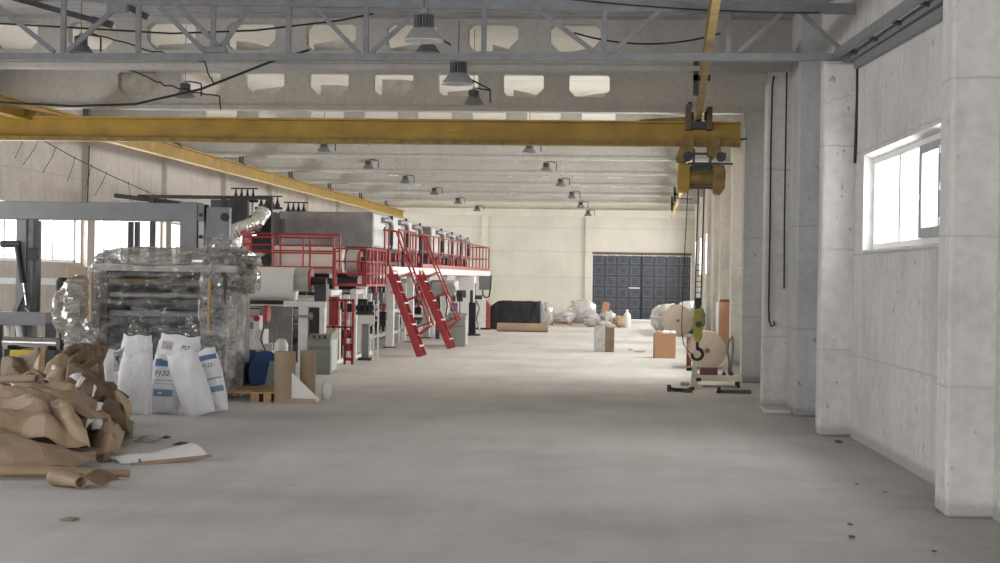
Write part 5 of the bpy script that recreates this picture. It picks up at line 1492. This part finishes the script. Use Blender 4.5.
def proll(x, y0, y1, r, label, core_=True, wrap=False):
    t = thing('paper_roll', label, 'paper roll', (x, y0, 0), RG)
    if wrap == 'full':
        lump((x, (y0 + y1) / 2, r), (2 * r, y1 - y0, 2 * r), r * 50, .10, 34, 24, .85, 2.2).build('roll_wrap', M['film_white'], t, angle=40)
        return t
    MB().cyl((x, y0, r), (x, y1, r), r, 44).build('roll_body', M['film_white'] if wrap else M['rollside'], t)
    MB().cyl((x, y0 - .006, r), (x, y0, r), r * .985, 44).build('roll_face', M['rollside'], t)
    MB().ring((x, y0 - .012, r), (x, y0 - .002, r), .055, .02, 20).build('roll_core', M['kraft_dark'], t)
    MB().cyl((x, y0 - .010, r), (x, y0 - .004, r), .035, 16).build('core_bore', M['black'], t)
    return t
proll(1.00, 52.5, 53.8, .47, 'large paper roll with white wrapped sides behind the orange box', wrap=True)
proll(.80, 54.8, 56.0, .46, 'white wrapped paper roll just behind the large one, showing at its left', wrap='full')
proll(.62, 57.0, 58.2, .42, 'farthest white wrapped paper roll before the gate', wrap='full')
proll(1.20, 33.4, 34.4, .36, 'nearest paper roll, behind the hanging crane hook')
proll(1.42, 55.5, 56.8, .50, 'pale paper roll against the right wall behind the large one', wrap='full')
tag(MB().box(.84, .93, 34.6, 34.9, 0, .56).build('red_carton', M['red_dull'], bevel=.005), 'reddish carton half hidden left of the nearest paper roll', 'carton')
t = thing('plywood_panel', 'orange brown board standing against the right wall behind the near roll', 'board', (1.7, 41, 0))
MB().box(1.66, 1.92, 39.5, 39.56, .02, 1.22).build('board_face', M['cardboard'], t)
MB().box(1.60, 1.66, 39.48, 39.58, 0, 1.20).build('board_batten', M['upvc'], t)
MB().box(1.68, 1.90, 39.48, 39.58, 1.22, 1.27).build('board_top', M['brown'], t)
# lifting stand, low frame and things beside it, under the hook
t = thing('floor_jack_stand', 'pale yellow pointed stand on the floor right below the hook', 'stand', (.79, 27.6, 0))
MB().prism([(.73, .0), (.86, 0), (.84, .30), (.805, .58), (.785, .58), (.755, .3)], 'y', 27.55, 27.62).build('stand_blade', M['cream_paint'], t, bevel=.004)
MB().box(.70, .92, 27.4, 27.8, 0, .035).build('stand_base', M['cream_paint'], t)
for x, z in ((.71, .30), (.86, .14)):
    MB().cyl((x - .04, 27.52, z), (x + .04, 27.52, z), .028, 12).build('stand_bolt', M['black'], t)
t = thing('low_platform', 'low white steel platform frame on the floor right of the yellow stand', 'platform frame', (1.2, 28.1, 0))
MB().box(.80, 1.56, 27.9, 27.97, .10, .17).box(.80, 1.56, 28.5, 28.57, .10, .17).box(.80, .86, 27.97, 28.5, .10, .17).box(1.5, 1.56, 27.97, 28.5, .10, .17).build('platform_frame_bars', M['cream_paint'], t)
MB().box(.84, 1.52, 27.95, 28.52, .165, .185).build('platform_plate', M['white_paint'], t)
for x in (.84, 1.5):
    for y in (27.93, 28.53):
        MB().cyl((x - .02, y, .05), (x + .02, y, .05), .05, 14).build('castor', M['black'], t)
        MB().box(x - .03, x + .03, y - .02, y + .02, .09, .11).build('castor_bracket', M['steel_dark'], t)
tag(MB().box(.90, 1.18, 28.1, 28.35, .185, .30).build('maroon_box', M['maroon'], bevel=.01), 'small maroon box on the low white platform', 'box')
for k, (x, lab) in enumerate(((1.40, 'small dark clamp on the right part of the low platform'), (1.28, 'small dark clamp right of the maroon box'))):
    tag(MB().box(x - .03, x + .03, 28.1, 28.2, .185, .22).cyl((x, 28.15, .22), (x, 28.15, .25), .015, 8).build('clamp', M['steel_dark']), lab, 'clamp', 'clamps on the low platform')
tag(MB().tube([(1.36, 28.3, .19), (1.37, 28.32, .40), (1.34, 28.34, .56), (1.36, 28.34, .74), (1.41, 28.32, .80), (1.43, 28.3, .62), (1.41, 28.3, .40), (1.39, 28.28, .20)], .018, 8).build('grey_hose', M['steel_grey']), 'looped grey hose standing up from the low platform beside the near roll', 'hose')
t = thing('pry_tool', 'black crank handled tool on the floor left of the yellow stand', 'tool', (.5, 26.6, 0))
MB().tube([(.40, 26.7, .05), (.46, 26.6, .035), (.66, 26.55, .03), (.76, 26.6, .06)], .028, 8).build('tool_bar', M['black'], t)
MB().box(.36, .42, 26.62, 26.78, 0, .10).build('tool_head', M['black'], t)
MB().box(.60, .74, 26.45, 26.65, .0, .04).build('tool_foot', M['steel_dark'], t)
t = thing('fork_bar', 'flat dark steel fork lying on the floor right of the yellow stand', 'steel bar', (1.36, 26.6, 0))
MB().box(1.12, 1.62, 26.5, 26.68, 0, .05).build('fork_blade', M['steel_dark'], t, bevel=.006)
MB().prism([(1.10, 0), (1.16, 0), (1.16, .09), (1.12, .09)], 'y', 26.5, 26.68).build('fork_heel', M['black'], t)
tag(MB().box(.60, .74, 28.2, 28.6, 0, .04).build('steel_plate', M['steel_grey']), 'small grey plate on the floor left of the low platform', 'plate')
